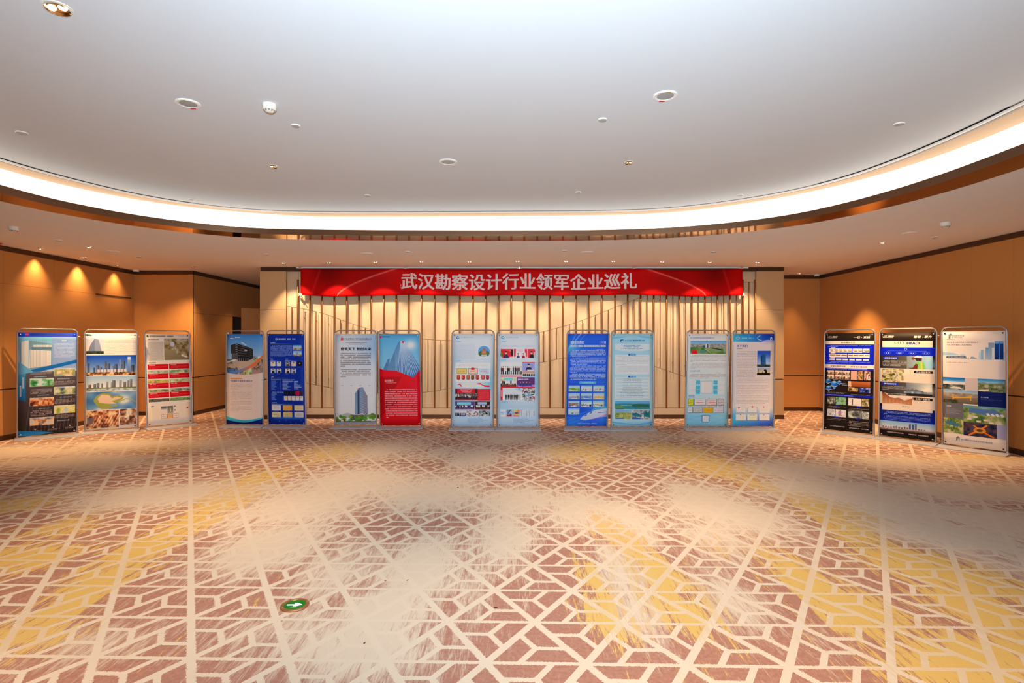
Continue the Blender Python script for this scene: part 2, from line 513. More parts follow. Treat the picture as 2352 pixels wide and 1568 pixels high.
# ------------------------------------------------------------------ carpet
def build_floor():
    x0, x1, y0, y1, st = XL - 0.2, XR + 0.2, YF - 0.2, YB + 0.2, 0.1
    nx, ny = int((x1 - x0) / st) + 1, int((y1 - y0) / st) + 1
    X, Y = np.meshgrid(np.linspace(x0, x1, nx), np.linspace(y0, y1, ny))
    vs = np.stack([X.ravel(), Y.ravel(), np.zeros(nx * ny)], 1)
    i = np.arange(nx - 1)[None, :] + nx * np.arange(ny - 1)[:, None]
    i = i.ravel()
    fs = np.stack([i, i + 1, i + nx + 1, i + nx], 1)
    me = bpy.data.meshes.new('floor')
    me.from_pydata(vs.tolist(), [], fs.tolist())

    # worn-look woven patches: (pixel x, pixel y, half width in m, half length along the room in m, strength)
    def field(lst):
        f = np.zeros(nx * ny)
        for px, py, wx, wy, s in lst:
            yy = EYE * F / (py - HY)
            xx = (px - CX) * yy / F
            d = ((vs[:, 0] - xx) / wx) ** 2 + ((vs[:, 1] - yy) / wy) ** 2
            f = np.maximum(f, s * np.exp(-d * 0.9))
        return f
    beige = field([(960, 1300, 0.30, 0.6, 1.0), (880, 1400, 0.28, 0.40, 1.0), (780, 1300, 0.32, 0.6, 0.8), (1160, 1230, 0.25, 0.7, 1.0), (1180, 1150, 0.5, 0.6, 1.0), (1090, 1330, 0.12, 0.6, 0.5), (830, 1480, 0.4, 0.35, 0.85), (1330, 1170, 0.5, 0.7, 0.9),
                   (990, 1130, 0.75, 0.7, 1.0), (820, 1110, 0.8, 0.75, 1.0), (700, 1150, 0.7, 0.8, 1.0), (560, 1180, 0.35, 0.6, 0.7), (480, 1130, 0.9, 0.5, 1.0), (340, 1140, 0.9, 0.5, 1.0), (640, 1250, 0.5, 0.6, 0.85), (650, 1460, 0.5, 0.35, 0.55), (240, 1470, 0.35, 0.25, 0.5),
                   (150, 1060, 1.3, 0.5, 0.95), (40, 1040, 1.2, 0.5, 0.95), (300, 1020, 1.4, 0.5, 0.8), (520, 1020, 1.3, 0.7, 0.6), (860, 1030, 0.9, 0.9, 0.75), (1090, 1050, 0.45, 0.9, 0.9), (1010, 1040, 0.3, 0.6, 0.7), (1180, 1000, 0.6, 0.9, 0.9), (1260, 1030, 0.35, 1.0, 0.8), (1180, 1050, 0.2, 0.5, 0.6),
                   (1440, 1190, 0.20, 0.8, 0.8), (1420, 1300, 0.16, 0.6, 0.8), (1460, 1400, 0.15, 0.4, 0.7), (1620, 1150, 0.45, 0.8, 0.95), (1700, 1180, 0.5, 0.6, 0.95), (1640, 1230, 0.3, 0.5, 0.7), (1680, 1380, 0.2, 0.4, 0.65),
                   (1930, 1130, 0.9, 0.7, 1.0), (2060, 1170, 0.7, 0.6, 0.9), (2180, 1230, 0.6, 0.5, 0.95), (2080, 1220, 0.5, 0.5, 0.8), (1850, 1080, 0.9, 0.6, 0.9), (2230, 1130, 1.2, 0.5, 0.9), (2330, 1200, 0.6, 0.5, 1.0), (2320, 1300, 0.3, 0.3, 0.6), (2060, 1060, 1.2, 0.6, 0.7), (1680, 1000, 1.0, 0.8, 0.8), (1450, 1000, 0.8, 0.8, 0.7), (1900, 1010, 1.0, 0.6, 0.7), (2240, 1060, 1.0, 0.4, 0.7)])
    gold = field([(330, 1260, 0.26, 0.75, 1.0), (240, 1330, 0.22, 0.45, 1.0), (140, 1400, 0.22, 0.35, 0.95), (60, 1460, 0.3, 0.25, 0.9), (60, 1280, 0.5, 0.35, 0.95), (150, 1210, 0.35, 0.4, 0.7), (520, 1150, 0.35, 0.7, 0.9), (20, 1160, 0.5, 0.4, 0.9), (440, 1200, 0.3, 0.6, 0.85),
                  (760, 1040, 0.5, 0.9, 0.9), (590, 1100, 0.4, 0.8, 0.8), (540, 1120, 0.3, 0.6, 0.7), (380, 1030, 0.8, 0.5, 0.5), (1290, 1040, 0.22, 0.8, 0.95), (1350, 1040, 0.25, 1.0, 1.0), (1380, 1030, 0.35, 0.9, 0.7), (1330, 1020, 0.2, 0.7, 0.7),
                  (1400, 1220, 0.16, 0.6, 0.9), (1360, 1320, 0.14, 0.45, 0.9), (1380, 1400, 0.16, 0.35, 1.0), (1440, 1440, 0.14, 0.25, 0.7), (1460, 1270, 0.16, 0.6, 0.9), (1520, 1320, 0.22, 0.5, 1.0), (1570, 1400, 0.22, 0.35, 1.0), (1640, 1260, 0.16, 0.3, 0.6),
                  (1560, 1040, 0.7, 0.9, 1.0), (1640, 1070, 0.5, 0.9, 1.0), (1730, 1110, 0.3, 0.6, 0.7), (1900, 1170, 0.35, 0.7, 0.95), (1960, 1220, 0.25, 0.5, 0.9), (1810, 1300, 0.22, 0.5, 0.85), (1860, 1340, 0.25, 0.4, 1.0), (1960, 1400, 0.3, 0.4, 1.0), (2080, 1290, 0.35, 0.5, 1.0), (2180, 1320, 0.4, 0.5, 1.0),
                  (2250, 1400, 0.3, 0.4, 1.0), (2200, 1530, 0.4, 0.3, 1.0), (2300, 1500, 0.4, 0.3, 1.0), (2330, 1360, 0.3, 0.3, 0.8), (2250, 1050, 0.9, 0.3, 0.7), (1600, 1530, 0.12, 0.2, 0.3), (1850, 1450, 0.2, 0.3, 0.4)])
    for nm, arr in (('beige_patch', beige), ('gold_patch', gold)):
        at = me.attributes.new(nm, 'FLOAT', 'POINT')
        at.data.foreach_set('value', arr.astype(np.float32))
    m = bpy.data.materials.new('patterned_carpet')
    m.use_nodes = True
    nt = m.node_tree
    L = nt.links
    bsdf = nt.nodes['Principled BSDF']
    bsdf.inputs['Roughness'].default_value = 0.95
    bsdf.inputs['Specular IOR Level'].default_value = 0.1

    def mth(op, a, b=None, c=None, clamp=False):
        n = nt.nodes.new('ShaderNodeMath')
        n.operation = op
        n.use_clamp = clamp
        for k, v in enumerate((a, b, c)):
            if v is None:
                continue
            if isinstance(v, (int, float)):
                n.inputs[k].default_value = v
            else:
                L.new(v, n.inputs[k])
        return n.outputs[0]

    tc = nt.nodes.new('ShaderNodeTexCoord')
    sep = nt.nodes.new('ShaderNodeSeparateXYZ')
    L.new(tc.outputs['Object'], sep.inputs[0])
    px, py = sep.outputs[0], sep.outputs[1]
    # tufts make the pattern edges slightly ragged
    rag = nt.nodes.new('ShaderNodeTexNoise')
    rag.inputs['Scale'].default_value = 120
    L.new(tc.outputs['Object'], rag.inputs['Vector'])
    rg = mth('MULTIPLY', mth('SUBTRACT', rag.outputs['Fac'], 0.5), 0.022)
    TH = math.radians(1.4)
    S_, H_ = 0.524, 0.419
    dx, dy = mth('SUBTRACT', px, 0.156), mth('SUBTRACT', py, 4.11)
    rx = mth('ADD', mth('MULTIPLY', dx, math.cos(TH)), mth('MULTIPLY', dy, -math.sin(TH)))
    ry = mth('ADD', mth('MULTIPLY', dx, math.sin(TH)), mth('MULTIPLY', dy, math.cos(TH)))
    rx, ry = mth('ADD', rx, rg), mth('ADD', ry, rg)
    v = mth('DIVIDE', ry, H_)
    u = mth('SUBTRACT', mth('DIVIDE', rx, S_), mth('MULTIPLY', v, 0.5))
    fu = mth('SUBTRACT', u, mth('FLOOR', u))
    fv = mth('SUBTRACT', v, mth('FLOOR', v))
    sm = mth('ADD', fu, fv)
    k = mth('GREATER_THAN', sm, 1.0)
    sgn = mth('SUBTRACT', 1.0, mth('MULTIPLY', k, 2.0))
    ga = mth('ADD', k, mth('MULTIPLY', fv, sgn))
    gb = mth('ADD', k, mth('MULTIPLY', fu, sgn))
    gc = mth('ABSOLUTE', mth('SUBTRACT', 1.0, sm))
    W0, W1 = 0.043, 0.040
    line = mth('MAXIMUM', mth('LESS_THAN', ga, W0 * 0.8), mth('MAXIMUM', mth('LESS_THAN', gb, W0 * 1.15), mth('LESS_THAN', gc, W0 * 1.15)))

    def arm(a, lim):
        return mth('MULTIPLY', mth('LESS_THAN', mth('ABSOLUTE', mth('SUBTRACT', a, 0.3333)), W1), mth('LESS_THAN', lim, 0.3333 + W1))
    line = mth('MAXIMUM', line, mth('MAXIMUM', arm(ga, gc), mth('MAXIMUM', arm(gb, ga), arm(gc, gb))))

    def streak(sx, sy, detail, seed):
        mp = nt.nodes.new('ShaderNodeMapping')
        mp.inputs['Scale'].default_value = (sx, sy, 1)
        mp.inputs['Location'].default_value = (seed, seed * 1.7, seed)
        L.new(tc.outputs['Object'], mp.inputs['Vector'])
        n = nt.nodes.new('ShaderNodeTexNoise')
        n.inputs['Scale'].default_value = 1.0
        n.inputs['Detail'].default_value = detail
        n.inputs['Roughness'].default_value = 0.65
        L.new(mp.outputs[0], n.inputs['Vector'])
        return n.outputs['Fac']
    st1 = streak(26, 2.4, 6, 3.1)
    st2 = streak(150, 14, 2, 9.7)
    st3 = streak(24, 1.7, 6, 17.3)
    big = streak(1.1, 0.55, 2, 5.5)
    att = {}
    for nm in ('beige_patch', 'gold_patch'):
        a = nt.nodes.new('ShaderNodeAttribute')
        a.attribute_name = nm
        att[nm] = a.outputs['Fac']

    def ramp(x, lo, hi):
        n = nt.nodes.new('ShaderNodeMapRange')
        n.inputs['From Min'].default_value = lo
        n.inputs['From Max'].default_value = hi
        L.new(x, n.inputs['Value'])
        return n.outputs[0]
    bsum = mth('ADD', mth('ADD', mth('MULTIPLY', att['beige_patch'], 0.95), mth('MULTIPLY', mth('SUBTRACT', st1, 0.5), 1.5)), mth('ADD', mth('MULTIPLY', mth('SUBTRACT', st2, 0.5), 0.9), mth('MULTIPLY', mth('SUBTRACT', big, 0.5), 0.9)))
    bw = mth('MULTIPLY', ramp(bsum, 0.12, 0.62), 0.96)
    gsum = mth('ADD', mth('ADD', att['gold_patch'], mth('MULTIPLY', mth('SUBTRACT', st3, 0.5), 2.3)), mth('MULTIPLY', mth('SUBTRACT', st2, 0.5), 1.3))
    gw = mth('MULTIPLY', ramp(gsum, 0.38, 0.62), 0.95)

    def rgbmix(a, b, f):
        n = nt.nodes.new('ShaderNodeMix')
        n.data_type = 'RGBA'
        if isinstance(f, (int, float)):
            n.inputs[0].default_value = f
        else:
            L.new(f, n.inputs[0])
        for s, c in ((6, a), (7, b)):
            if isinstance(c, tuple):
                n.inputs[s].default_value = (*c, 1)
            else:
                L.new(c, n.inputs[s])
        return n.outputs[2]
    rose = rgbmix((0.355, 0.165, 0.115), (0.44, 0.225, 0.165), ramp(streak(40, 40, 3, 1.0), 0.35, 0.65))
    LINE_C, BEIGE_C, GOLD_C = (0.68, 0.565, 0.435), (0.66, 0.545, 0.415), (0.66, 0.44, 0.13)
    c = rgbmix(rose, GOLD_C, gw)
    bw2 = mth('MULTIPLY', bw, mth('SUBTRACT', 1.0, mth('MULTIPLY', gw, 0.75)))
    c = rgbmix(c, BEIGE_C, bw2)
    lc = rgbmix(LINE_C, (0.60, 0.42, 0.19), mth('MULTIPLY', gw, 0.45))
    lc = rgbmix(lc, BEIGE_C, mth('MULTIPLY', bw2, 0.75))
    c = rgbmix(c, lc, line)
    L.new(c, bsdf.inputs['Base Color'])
    pile = nt.nodes.new('ShaderNodeTexNoise')
    pile.inputs['Scale'].default_value = 260
    L.new(tc.outputs['Object'], pile.inputs['Vector'])
    bp = nt.nodes.new('ShaderNodeBump')
    bp.inputs['Strength'].default_value = 0.35
    bp.inputs['Distance'].default_value = 0.004
    L.new(pile.outputs['Fac'], bp.inputs['Height'])
    L.new(bp.outputs['Normal'], bsdf.inputs['Normal'])
    me.materials.append(m)
    o = bpy.data.objects.new('floor', me)
    COL.objects.link(o)
    return struct(o, 'patterned rose and cream carpet with gold brushed streaks', 'carpet')


build_floor()

# ------------------------------------------------------------------ ceiling fittings
def fit(name, px, py, z, label, cat, group=None):
    x, y, zz = on_plane(px, py, z)
    return tag(empty(name, (x, y, zz)), label, cat, group)


MESH = {}


def shared(key, make):
    if key not in MESH:
        bm = make()
        me = bpy.data.meshes.new(key)
        bmesh.ops.recalc_face_normals(bm, faces=bm.faces[:])
        bm.to_mesh(me)
        bm.free()
        me.polygons.foreach_set('use_smooth', [True] * len(me.polygons))
        me.set_sharp_from_angle(angle=math.radians(40))
        MESH[key] = me
    return MESH[key]


def part(name, key, make, m, parent, loc=(0, 0, 0), rz=0.0):
    o = link(name, shared(key, make), m, parent)
    o.location = loc
    o.rotation_euler = (0, 0, rz)
    return o


def downlight(px, py, z, label, r=0.055, lit=1.0, group=None, twin=True):
    t = fit('downlight', px, py, z, label, 'downlight', group)
    k = f'{r:.3f}'
    part('trim_ring', 'ring' + k, lambda: lathe_bm([(r, 0), (r, -0.004), (r * 0.86, -0.006), (r * 0.82, -0.002)], 28), M_CREAM, t)
    part('reflector', 'refl' + k, lambda: lathe_bm([(r * 0.83, -0.0025), (r * 0.7, 0.012), (0, 0.014)], 24), M_GOLD, t, (0, 0, -0.0015 - 0.014))
    ml = M_LAMP if lit >= 1 else M_LAMPDIM
    for s in ((-1, 1) if twin else (0,)):
        part('lamp', 'lamp' + k + str(lit), lambda: lathe_bm([(0, -0.012), (r * 0.22, -0.010), (r * 0.30, -0.003), (r * 0.3, 0.001)], 14), ml, t, (s * r * 0.42, 0, -0.004))
    return t


def sprinkler_cap(px, py, z, label, m=None, r=0.045):
    t = fit('sprinkler_cover', px, py, z, label, 'sprinkler', None)
    part('flange_ring', f'scf{r}', lambda: lathe_bm([(r, 0), (r, -0.004), (r * 0.9, -0.010), (r * 0.86, -0.010)], 28), M_WHITE, t)
    part('cover_plate', f'scp{r}', lambda: lathe_bm([(r * 0.88, -0.010), (r * 0.86, -0.013), (0, -0.013)], 28), m or M_SPR, t)
    return t


def speaker(px, py, z, label, r=0.10, labels=True, grille=None):
    t = fit('ceiling_speaker', px, py, z, label, 'speaker', None)
    part('rim', f'spr{r}', lambda: lathe_bm([(r, 0), (r, -0.006), (r * 0.93, -0.012), (r * 0.72, -0.010), (r * 0.70, -0.006)], 36), M_WHITE, t)
    part('grille', f'spg{r}', lambda: lathe_bm([(r * 0.71, -0.007), (r * 0.5, -0.009), (0, -0.0095)], 36), grille or M_GREY, t)
    if labels:
        part('sticker', 'spl', lambda: box_bm(-0.022, 0.022, -0.009, 0.009, -0.0135, -0.0115), M_YEL, t, (0.005, -r * 0.83, 0))
        part('sticker', 'spl2', lambda: box_bm(-0.024, 0.024, -0.009, 0.009, -0.0135, -0.0115), M_REDP, t, (-0.005, r * 0.86, 0))
    return t


def smoke_detector(px, py, z, label):
    t = fit('smoke_detector', px, py, z, label, 'smoke detector', None)
    part('base', 'sdb', lambda: lathe_bm([(0.062, 0), (0.062, -0.025), (0.058, -0.032)], 32), M_CREAM, t)
    part('head', 'sdh', lambda: lathe_bm([(0.058, -0.032), (0.060, -0.045), (0.036, -0.066), (0.020, -0.072), (0, -0.073)], 32), M_CREAM, t)

    def slots():
        bm = bmesh.new()
        for i in range(10):
            a = 2 * math.pi * i / 10
            for rr, zz in ((0.049, -0.0545), (0.0435, -0.0595)):
                d = 0.22
                p = [(rr * math.cos(a + s), rr * math.sin(a + s)) for s in (-d, d)]
                q = [((rr - 0.0035) * math.cos(a + s) * 1.03, (rr - 0.0035) * math.sin(a + s) * 1.03) for s in (-d, d)]
                vs = [bm.verts.new((x * 1.02, y * 1.02, zz - 0.0006)) for x, y in p] + [bm.verts.new((x * 1.02, y * 1.02, zz - 0.0038)) for x, y in q[::-1]]
                bm.faces.new(vs)
        return bm
    part('slots', 'sds', slots, M_BLACK, t)
    part('led', 'sdl', lambda: lathe_bm([(0.004, 0), (0.003, -0.004), (0, -0.004)], 8), M_REDP, t, (0.03, -0.03, -0.066))
    return t


M_SPR = mat('cover_grey', (0.43, 0.44, 0.42), 0.6)
M_SPRB = mat('cover_tan', (0.55, 0.36, 0.22), 0.6)
U, Sf = UPPER_Z, SOFFIT_Z
downlight(132, 17, U, 'large gold recessed downlight in the upper ceiling nearest the camera', 0.085, 1.0)
downlight(628, 381, U, 'gold recessed downlight on the upper ceiling, left of the plain round speaker', 0.055, 0.5)
downlight(1444, 372, U, 'gold recessed downlight on the upper ceiling, right of the plain round speaker', 0.055, 0.5)
speaker(432, 237, U, 'round white ceiling speaker with stickers, beside the smoke detector on the upper ceiling', 0.105)
speaker(1528, 219, U, 'round white ceiling speaker with stickers, right part of the upper ceiling', 0.105)
speaker(1029, 371, U, 'plain round white flush speaker without stickers in the upper ceiling', 0.11, False, M_SPR)
smoke_detector(619, 240, U, 'white smoke detector hanging from the upper ceiling beside the stickered speaker')
sprinkler_cap(679, 288, U, 'round pale sprinkler cover just behind the upper ceiling smoke detector')
sprinkler_cap(1384, 274, U, 'round pale sprinkler cover near the stickered speaker at the upper right')
sprinkler_cap(2065, 284, U, 'round pale sprinkler cover alone at the right side of the upper ceiling', r=0.05)
sprinkler_cap(50, 304, U, 'round pale sprinkler cover alone at the left edge of the upper ceiling', r=0.055)
sprinkler_cap(439, 457, U, 'small white sprinkler cover by the curved air slot, leftmost of the far row')
sprinkler_cap(844, 448, U, 'small white sprinkler cover of the far row, left of the banner text')
sprinkler_cap(1328, 441, U, 'small white sprinkler cover of the far row, above the right half of the banner')
sprinkler_cap(1700, 447, U, 'small white sprinkler cover by the curved air slot, rightmost of the far row')

ROW = [(652, 603), (755, 602), (862, 601), (968, 600), (1078, 600), (1189, 599), (1300, 599), (1409, 599), (1521, 600), (1630, 601), (1740, 601.5)]
ORD = ['first', 'second', 'third', 'fourth', 'fifth', 'sixth', 'seventh', 'eighth', 'ninth', 'tenth', 'eleventh']
for (px, py), od in zip(ROW, ORD):
    downlight(px, py, Sf, f'small lit downlight above the banner wall, {od} from the left in its row', 0.05, 1.0, 'downlights in a row before the brass rods')
    x, y, z = on_plane(px, py, Sf)
    spot('lamp_wash', (x, y, z - 0.03), (x, y + 1.6, 0), WALL_WASH_W, 68, 0.6, WARM2, 0.03)


def soft(px, py, label, w, deg=80, col=WARM, tgt=None, r=0.045, lit=1.0, blend=0.7):
    downlight(px, py, Sf, label, r, lit)
    x, y, z = on_plane(px, py, Sf)
    if w:
        spot('lamp_down', (x, y, z - 0.03), tgt or (x, y, 0), w, deg, 1.0, col, 0.03)


soft(95, 570, 'small dark downlight close to the left wall, nearest of three', 0)
soft(193, 590, 'small lit downlight close to the left wall, middle of three', 0)
soft(272, 608, 'small dim downlight close to the left wall, farthest of three', 0, lit=0.5)
for y, w in ((9.98, 75), (10.96, 95), (11.97, 60)):
    spot('lamp_scallop', (-8.62, y, SOFFIT_Z - 0.03), (-8.60, y, 0), w * 0.50, 88, 1.0, WARM, 0.05)
soft(205, 566, 'bright downlight in the lower ceiling at left, out from the wall', 200, 95)
soft(445, 611, 'faint downlight before the corner of the side passage', 140, 75, tgt=(-8.1, 12.5, 0.4), lit=0.5)
soft(2026, 556, 'faint downlight in the lower ceiling at right', 215, 95)
soft(1835, 627, 'lit downlight beside the right pier, over the recessed wall', 60, 58)
x, y, z = on_plane(1913, 608, Sf)
spot('lamp_down', (x, y, z - 0.03), (x, y, 0), 170, 80, 0.7, WARM, 0.03)
spot('lamp_passage', (-6.6, 14.4, SOFFIT_Z - 0.05), (-6.6, 14.0, 0), 25, 90, 0.7, WARM, 0.05)
UPL = [(-2.97, 6.77), (1.42, 6.63), (-2.98, 3.57), (1.42, 3.5), (-2.97, 0.6), (1.42, 0.6)]
for x, y in UPL:
    spot('lamp_upper', (x, y, UPPER_Z - 0.03), (x, y, 0), 160, 75, 0.8, (1.0, 0.68, 0.40), 0.04)

sprinkler_cap(260, 577, Sf, 'wide faint round cover in the lower ceiling at left', M_SOFFIT, 0.11)
sprinkler_cap(135, 551, Sf, 'small faint round cover in the lower ceiling near the red box', M_SOFFIT, 0.05)
sprinkler_cap(318, 589, Sf, 'tan round sprinkler cover in the lower ceiling near the white dome camera', M_SPRB, 0.06)
sprinkler_cap(612, 583, Sf, 'tan sprinkler cover above the left pier', M_SPRB, 0.04)
sprinkler_cap(937, 577, Sf, 'tan sprinkler cover between bronze lip and banner, left of centre', M_SPRB, 0.05)
sprinkler_cap(1297, 575, Sf, 'tan sprinkler cover between bronze lip and banner, just right of centre', M_SPRB, 0.05)
sprinkler_cap(1638, 578, Sf, 'tan sprinkler cover above the right end of the banner', M_SPRB, 0.05)
sprinkler_cap(842, 582, Sf, 'wide faint round cover above the left half of the banner', M_SOFFIT, 0.12)
sprinkler_cap(1348, 579, Sf, 'wide faint round cover above the right half of the banner', M_SOFFIT, 0.12)
sprinkler_cap(2090, 535, Sf, 'wide faint round cover in the lower ceiling at right', M_SOFFIT, 0.12)
sprinkler_cap(2148, 544, Sf, 'small tan cover in the lower ceiling near the right wall', M_SPRB, 0.045)
smoke_detector(32, 521, Sf, 'white smoke detector under the lower ceiling at the far left')
smoke_detector(2172, 511, Sf, 'white smoke detector under the lower ceiling at the far right')


def dome(x, y, label, s=1.0):
    t = tag(empty('dome_camera', (x, y, SOFFIT_Z)), label, 'security camera')
    part('housing', f'dch{s}', lambda: lathe_bm([(0.06 * s, 0), (0.062 * s, -0.03 * s), (0.055 * s, -0.045 * s), (0.04 * s, -0.046 * s)], 24), M_WHITE, t)
    part('dome', f'dcd{s}', lambda: lathe_bm([(0.042 * s, -0.045 * s), (0.038 * s, -0.06 * s), (0.02 * s, -0.074 * s), (0, -0.078 * s)], 24), M_BLACK, t)


dome(-8.60, 12.45, 'white dome security camera in the left corner above the wall trim')
dome(7.45, 13.3, 'white dome security camera in the right corner beside the recessed wall')
dome(-5.72, 15.0, 'small pale dome camera at the end of the side passage', 0.8)
# red alarm box on the left wall trim
x, y, z = on_plane(46, 560, Sf)
t = tag(empty('alarm_box', (-8.62, 9.05, Sf)), 'red alarm box under the lower ceiling against the left wall trim', 'alarm')
from_bm('mounting_plate', box_bm(-0.09, 0.06, -0.10, 0.10, -0.012, 0, bevel=0.003), M_REDP, t)
from_bm('housing', box_bm(-0.07, 0.045, -0.078, 0.078, -0.075, -0.012, bevel=0.008), M_REDP, t)

# ------------------------------------------------------------------ floor exit light
x = (677 - CX) * EYE * F / (1391 - HY) / F
y = EYE * F / (1391 - HY)
t = tag(empty('floor_exit_light', (x, y, 0), 0.08), 'round brass floor light with a green face and white arrow set in the carpet', 'exit light')
R = 0.088
part('brass_ring', 'fer', lambda: lathe_bm([(R, -0.02), (R, 0.006), (R * 0.96, 0.010), (R * 0.76, 0.010), (R * 0.74, 0.007)], 48), mat('ring_copper', (0.50, 0.24, 0.10), 0.35, 0.7), t)
part('green_face', 'feg', lambda: lathe_bm([(R * 0.76, 0.006), (0, 0.0075)], 40), mat('green_face', (0.0, 0.10, 0.004), 0.35, emit=(0, 0.22, 0.008), emit_s=0.18, spec=0.2), t)
ar = [(-0.046, 0.005), (-0.046, -0.006), (0.004, -0.006), (-0.008, -0.019), (0.014, -0.019), (0.046, 0.0), (0.012, 0.022), (-0.006, 0.022), (0.006, 0.005)]
bm = bmesh.new()
top = bm.faces.new([bm.verts.new((ax, ay - 0.001, 0.0082)) for ax, ay in ar])
ex = bmesh.ops.extrude_face_region(bm, geom=[top])
for v_ in [g for g in ex['geom'] if isinstance(g, bmesh.types.BMVert)]:
    v_.co.z += 0.0006
from_bm('arrow', bm, mat('arrow_white', (0.9, 0.9, 0.9), 0.4, emit=(1, 1, 1), emit_s=0.8), t)
for a in (0.5, 2.1, 3.7, 5.3):
    part('screw', 'fes', lambda: lathe_bm([(0.004, 0), (0.003, 0.0015), (0, 0.0015)], 8), M_STEEL, t, (R * 0.86 * math.cos(a), R * 0.86 * math.sin(a), 0.010))
bm = bmesh.new()
for k in range(6):
    box_bm(-0.018 + 0.007 * k, -0.015 + 0.007 * k, -0.036, -0.033, 0.0070, 0.0078, bm)
from_bm('tiny_marks', bm, M_PAPER, t)

# ------------------------------------------------------------------ crumbs and scraps on the carpet
M_CRUMB = mat('dark_crumb', (0.035, 0.022, 0.012), 0.8)
random.seed(5)


def crumb(px, py, l, w, label, rz, name='scrap'):
    yy = EYE * F / (py - HY)
    xx = (px - CX) * yy / F
    bm = bmesh.new()
    n = 5
    pts = [((i / (n - 1) - 0.5) * l, random.uniform(-0.25, 0.25) * w * 2, 0.003 + random.uniform(0, 0.003)) for i in range(n)]
    tube_bm(pts, w / 2, 6, bm)
    o = from_bm(name, bm, M_CRUMB)
    o.location = (xx, yy, 0)
    o.rotation_euler = (0, 0, rz)
    tag(o, label, 'scrap')


crumb(1040, 998, 0.17, 0.012, 'thin dark twig on the carpet before the pale association posters', -0.9, 'twig')
crumb(1139, 1396, 0.022, 0.005, 'small dark scrap on the carpet near the lower centre', -0.1)
crumb(936, 1333, 0.016, 0.004, 'dark crumb on the pale worn carpet patch, right one of a pair', 0.9)
crumb(885, 1335, 0.010, 0.004, 'dark crumb on the pale worn carpet patch, left one of a pair', 0.2)
crumb(1910, 1032, 0.10, 0.008, 'dark scrap on the carpet before the black posters at right', 0.05)
crumb(1052, 1120, 0.014, 0.009, 'dark crumb on the carpet in the middle distance', 0.2)
crumb(1338, 1363, 0.012, 0.006, 'dark speck at the edge of the yellow carpet streak', 0.4)
crumb(837, 1478, 0.012, 0.005, 'brown crumb on the carpet near the bottom edge, right of the exit light', 1.2)

# ------------------------------------------------------------------ flat print: a small painter for the posters and the banner
TXT = {}


def glyphs(s):
    """flat triangles of a line of lettering, in units of the letter height"""
    if s not in TXT:
        c = bpy.data.curves.new('lettering', 'FONT')
        c.body = s
        c.resolution_u = 2
        o = bpy.data.objects.new('lettering', c)
        COL.objects.link(o)
        dg = bpy.context.evaluated_depsgraph_get()
        me = bpy.data.meshes.new_from_object(o.evaluated_get(dg))
        me.calc_loop_triangles()
        v = np.empty(len(me.vertices) * 3)
        me.vertices.foreach_get('co', v)
        v = v.reshape(-1, 3)[:, :2]
        t = np.empty(len(me.loop_triangles) * 3, dtype=np.int32)
        me.loop_triangles.foreach_get('vertices', t)
        bpy.data.objects.remove(o)
        bpy.data.meshes.remove(me)
        bpy.data.curves.remove(c)
        TXT[s] = v[t.reshape(-1, 3)] if len(t) else np.zeros((0, 3, 2))
    return TXT[s]


def vnoise(h, w, cells, seed, octaves=4, ax=1.0):
    rng = np.random.default_rng(seed)
    out = np.zeros((h, w))
    amp, tot = 1.0, 0.0
    cx = cells
    for _ in range(octaves):
        nx, ny = max(2, int(cx * ax) + 2), max(2, int(cx * h / max(w, 1)) + 2)
        g = rng.random((ny, nx))
        yy, xx = np.linspace(0, ny - 1.001, h), np.linspace(0, nx - 1.001, w)
        yi, xi = yy.astype(int), xx.astype(int)
        fy, fx = (yy - yi)[:, None], (xx - xi)[None, :]
        fy, fx = fy * fy * (3 - 2 * fy), fx * fx * (3 - 2 * fx)
        a, b = g[yi][:, xi], g[yi][:, np.minimum(xi + 1, nx - 1)]
        c, d = g[np.minimum(yi + 1, ny - 1)][:, xi], g[np.minimum(yi + 1, ny - 1)][:, np.minimum(xi + 1, nx - 1)]
        out += amp * ((a * (1 - fx) + b * fx) * (1 - fy) + (c * (1 - fx) + d * fx) * fy)
        tot += amp
        amp *= 0.55
        cx *= 2.1
    out /= tot
    lo, hi = np.percentile(out, 3), np.percentile(out, 97)
    return np.clip((out - lo) / (hi - lo + 1e-6), 0, 1)


def pal(n, cols):
    cols = np.array(cols, float) / 255
    x = np.linspace(0, 1, len(cols))
    return np.stack([np.interp(n, x, cols[:, k]) for k in range(3)], -1)


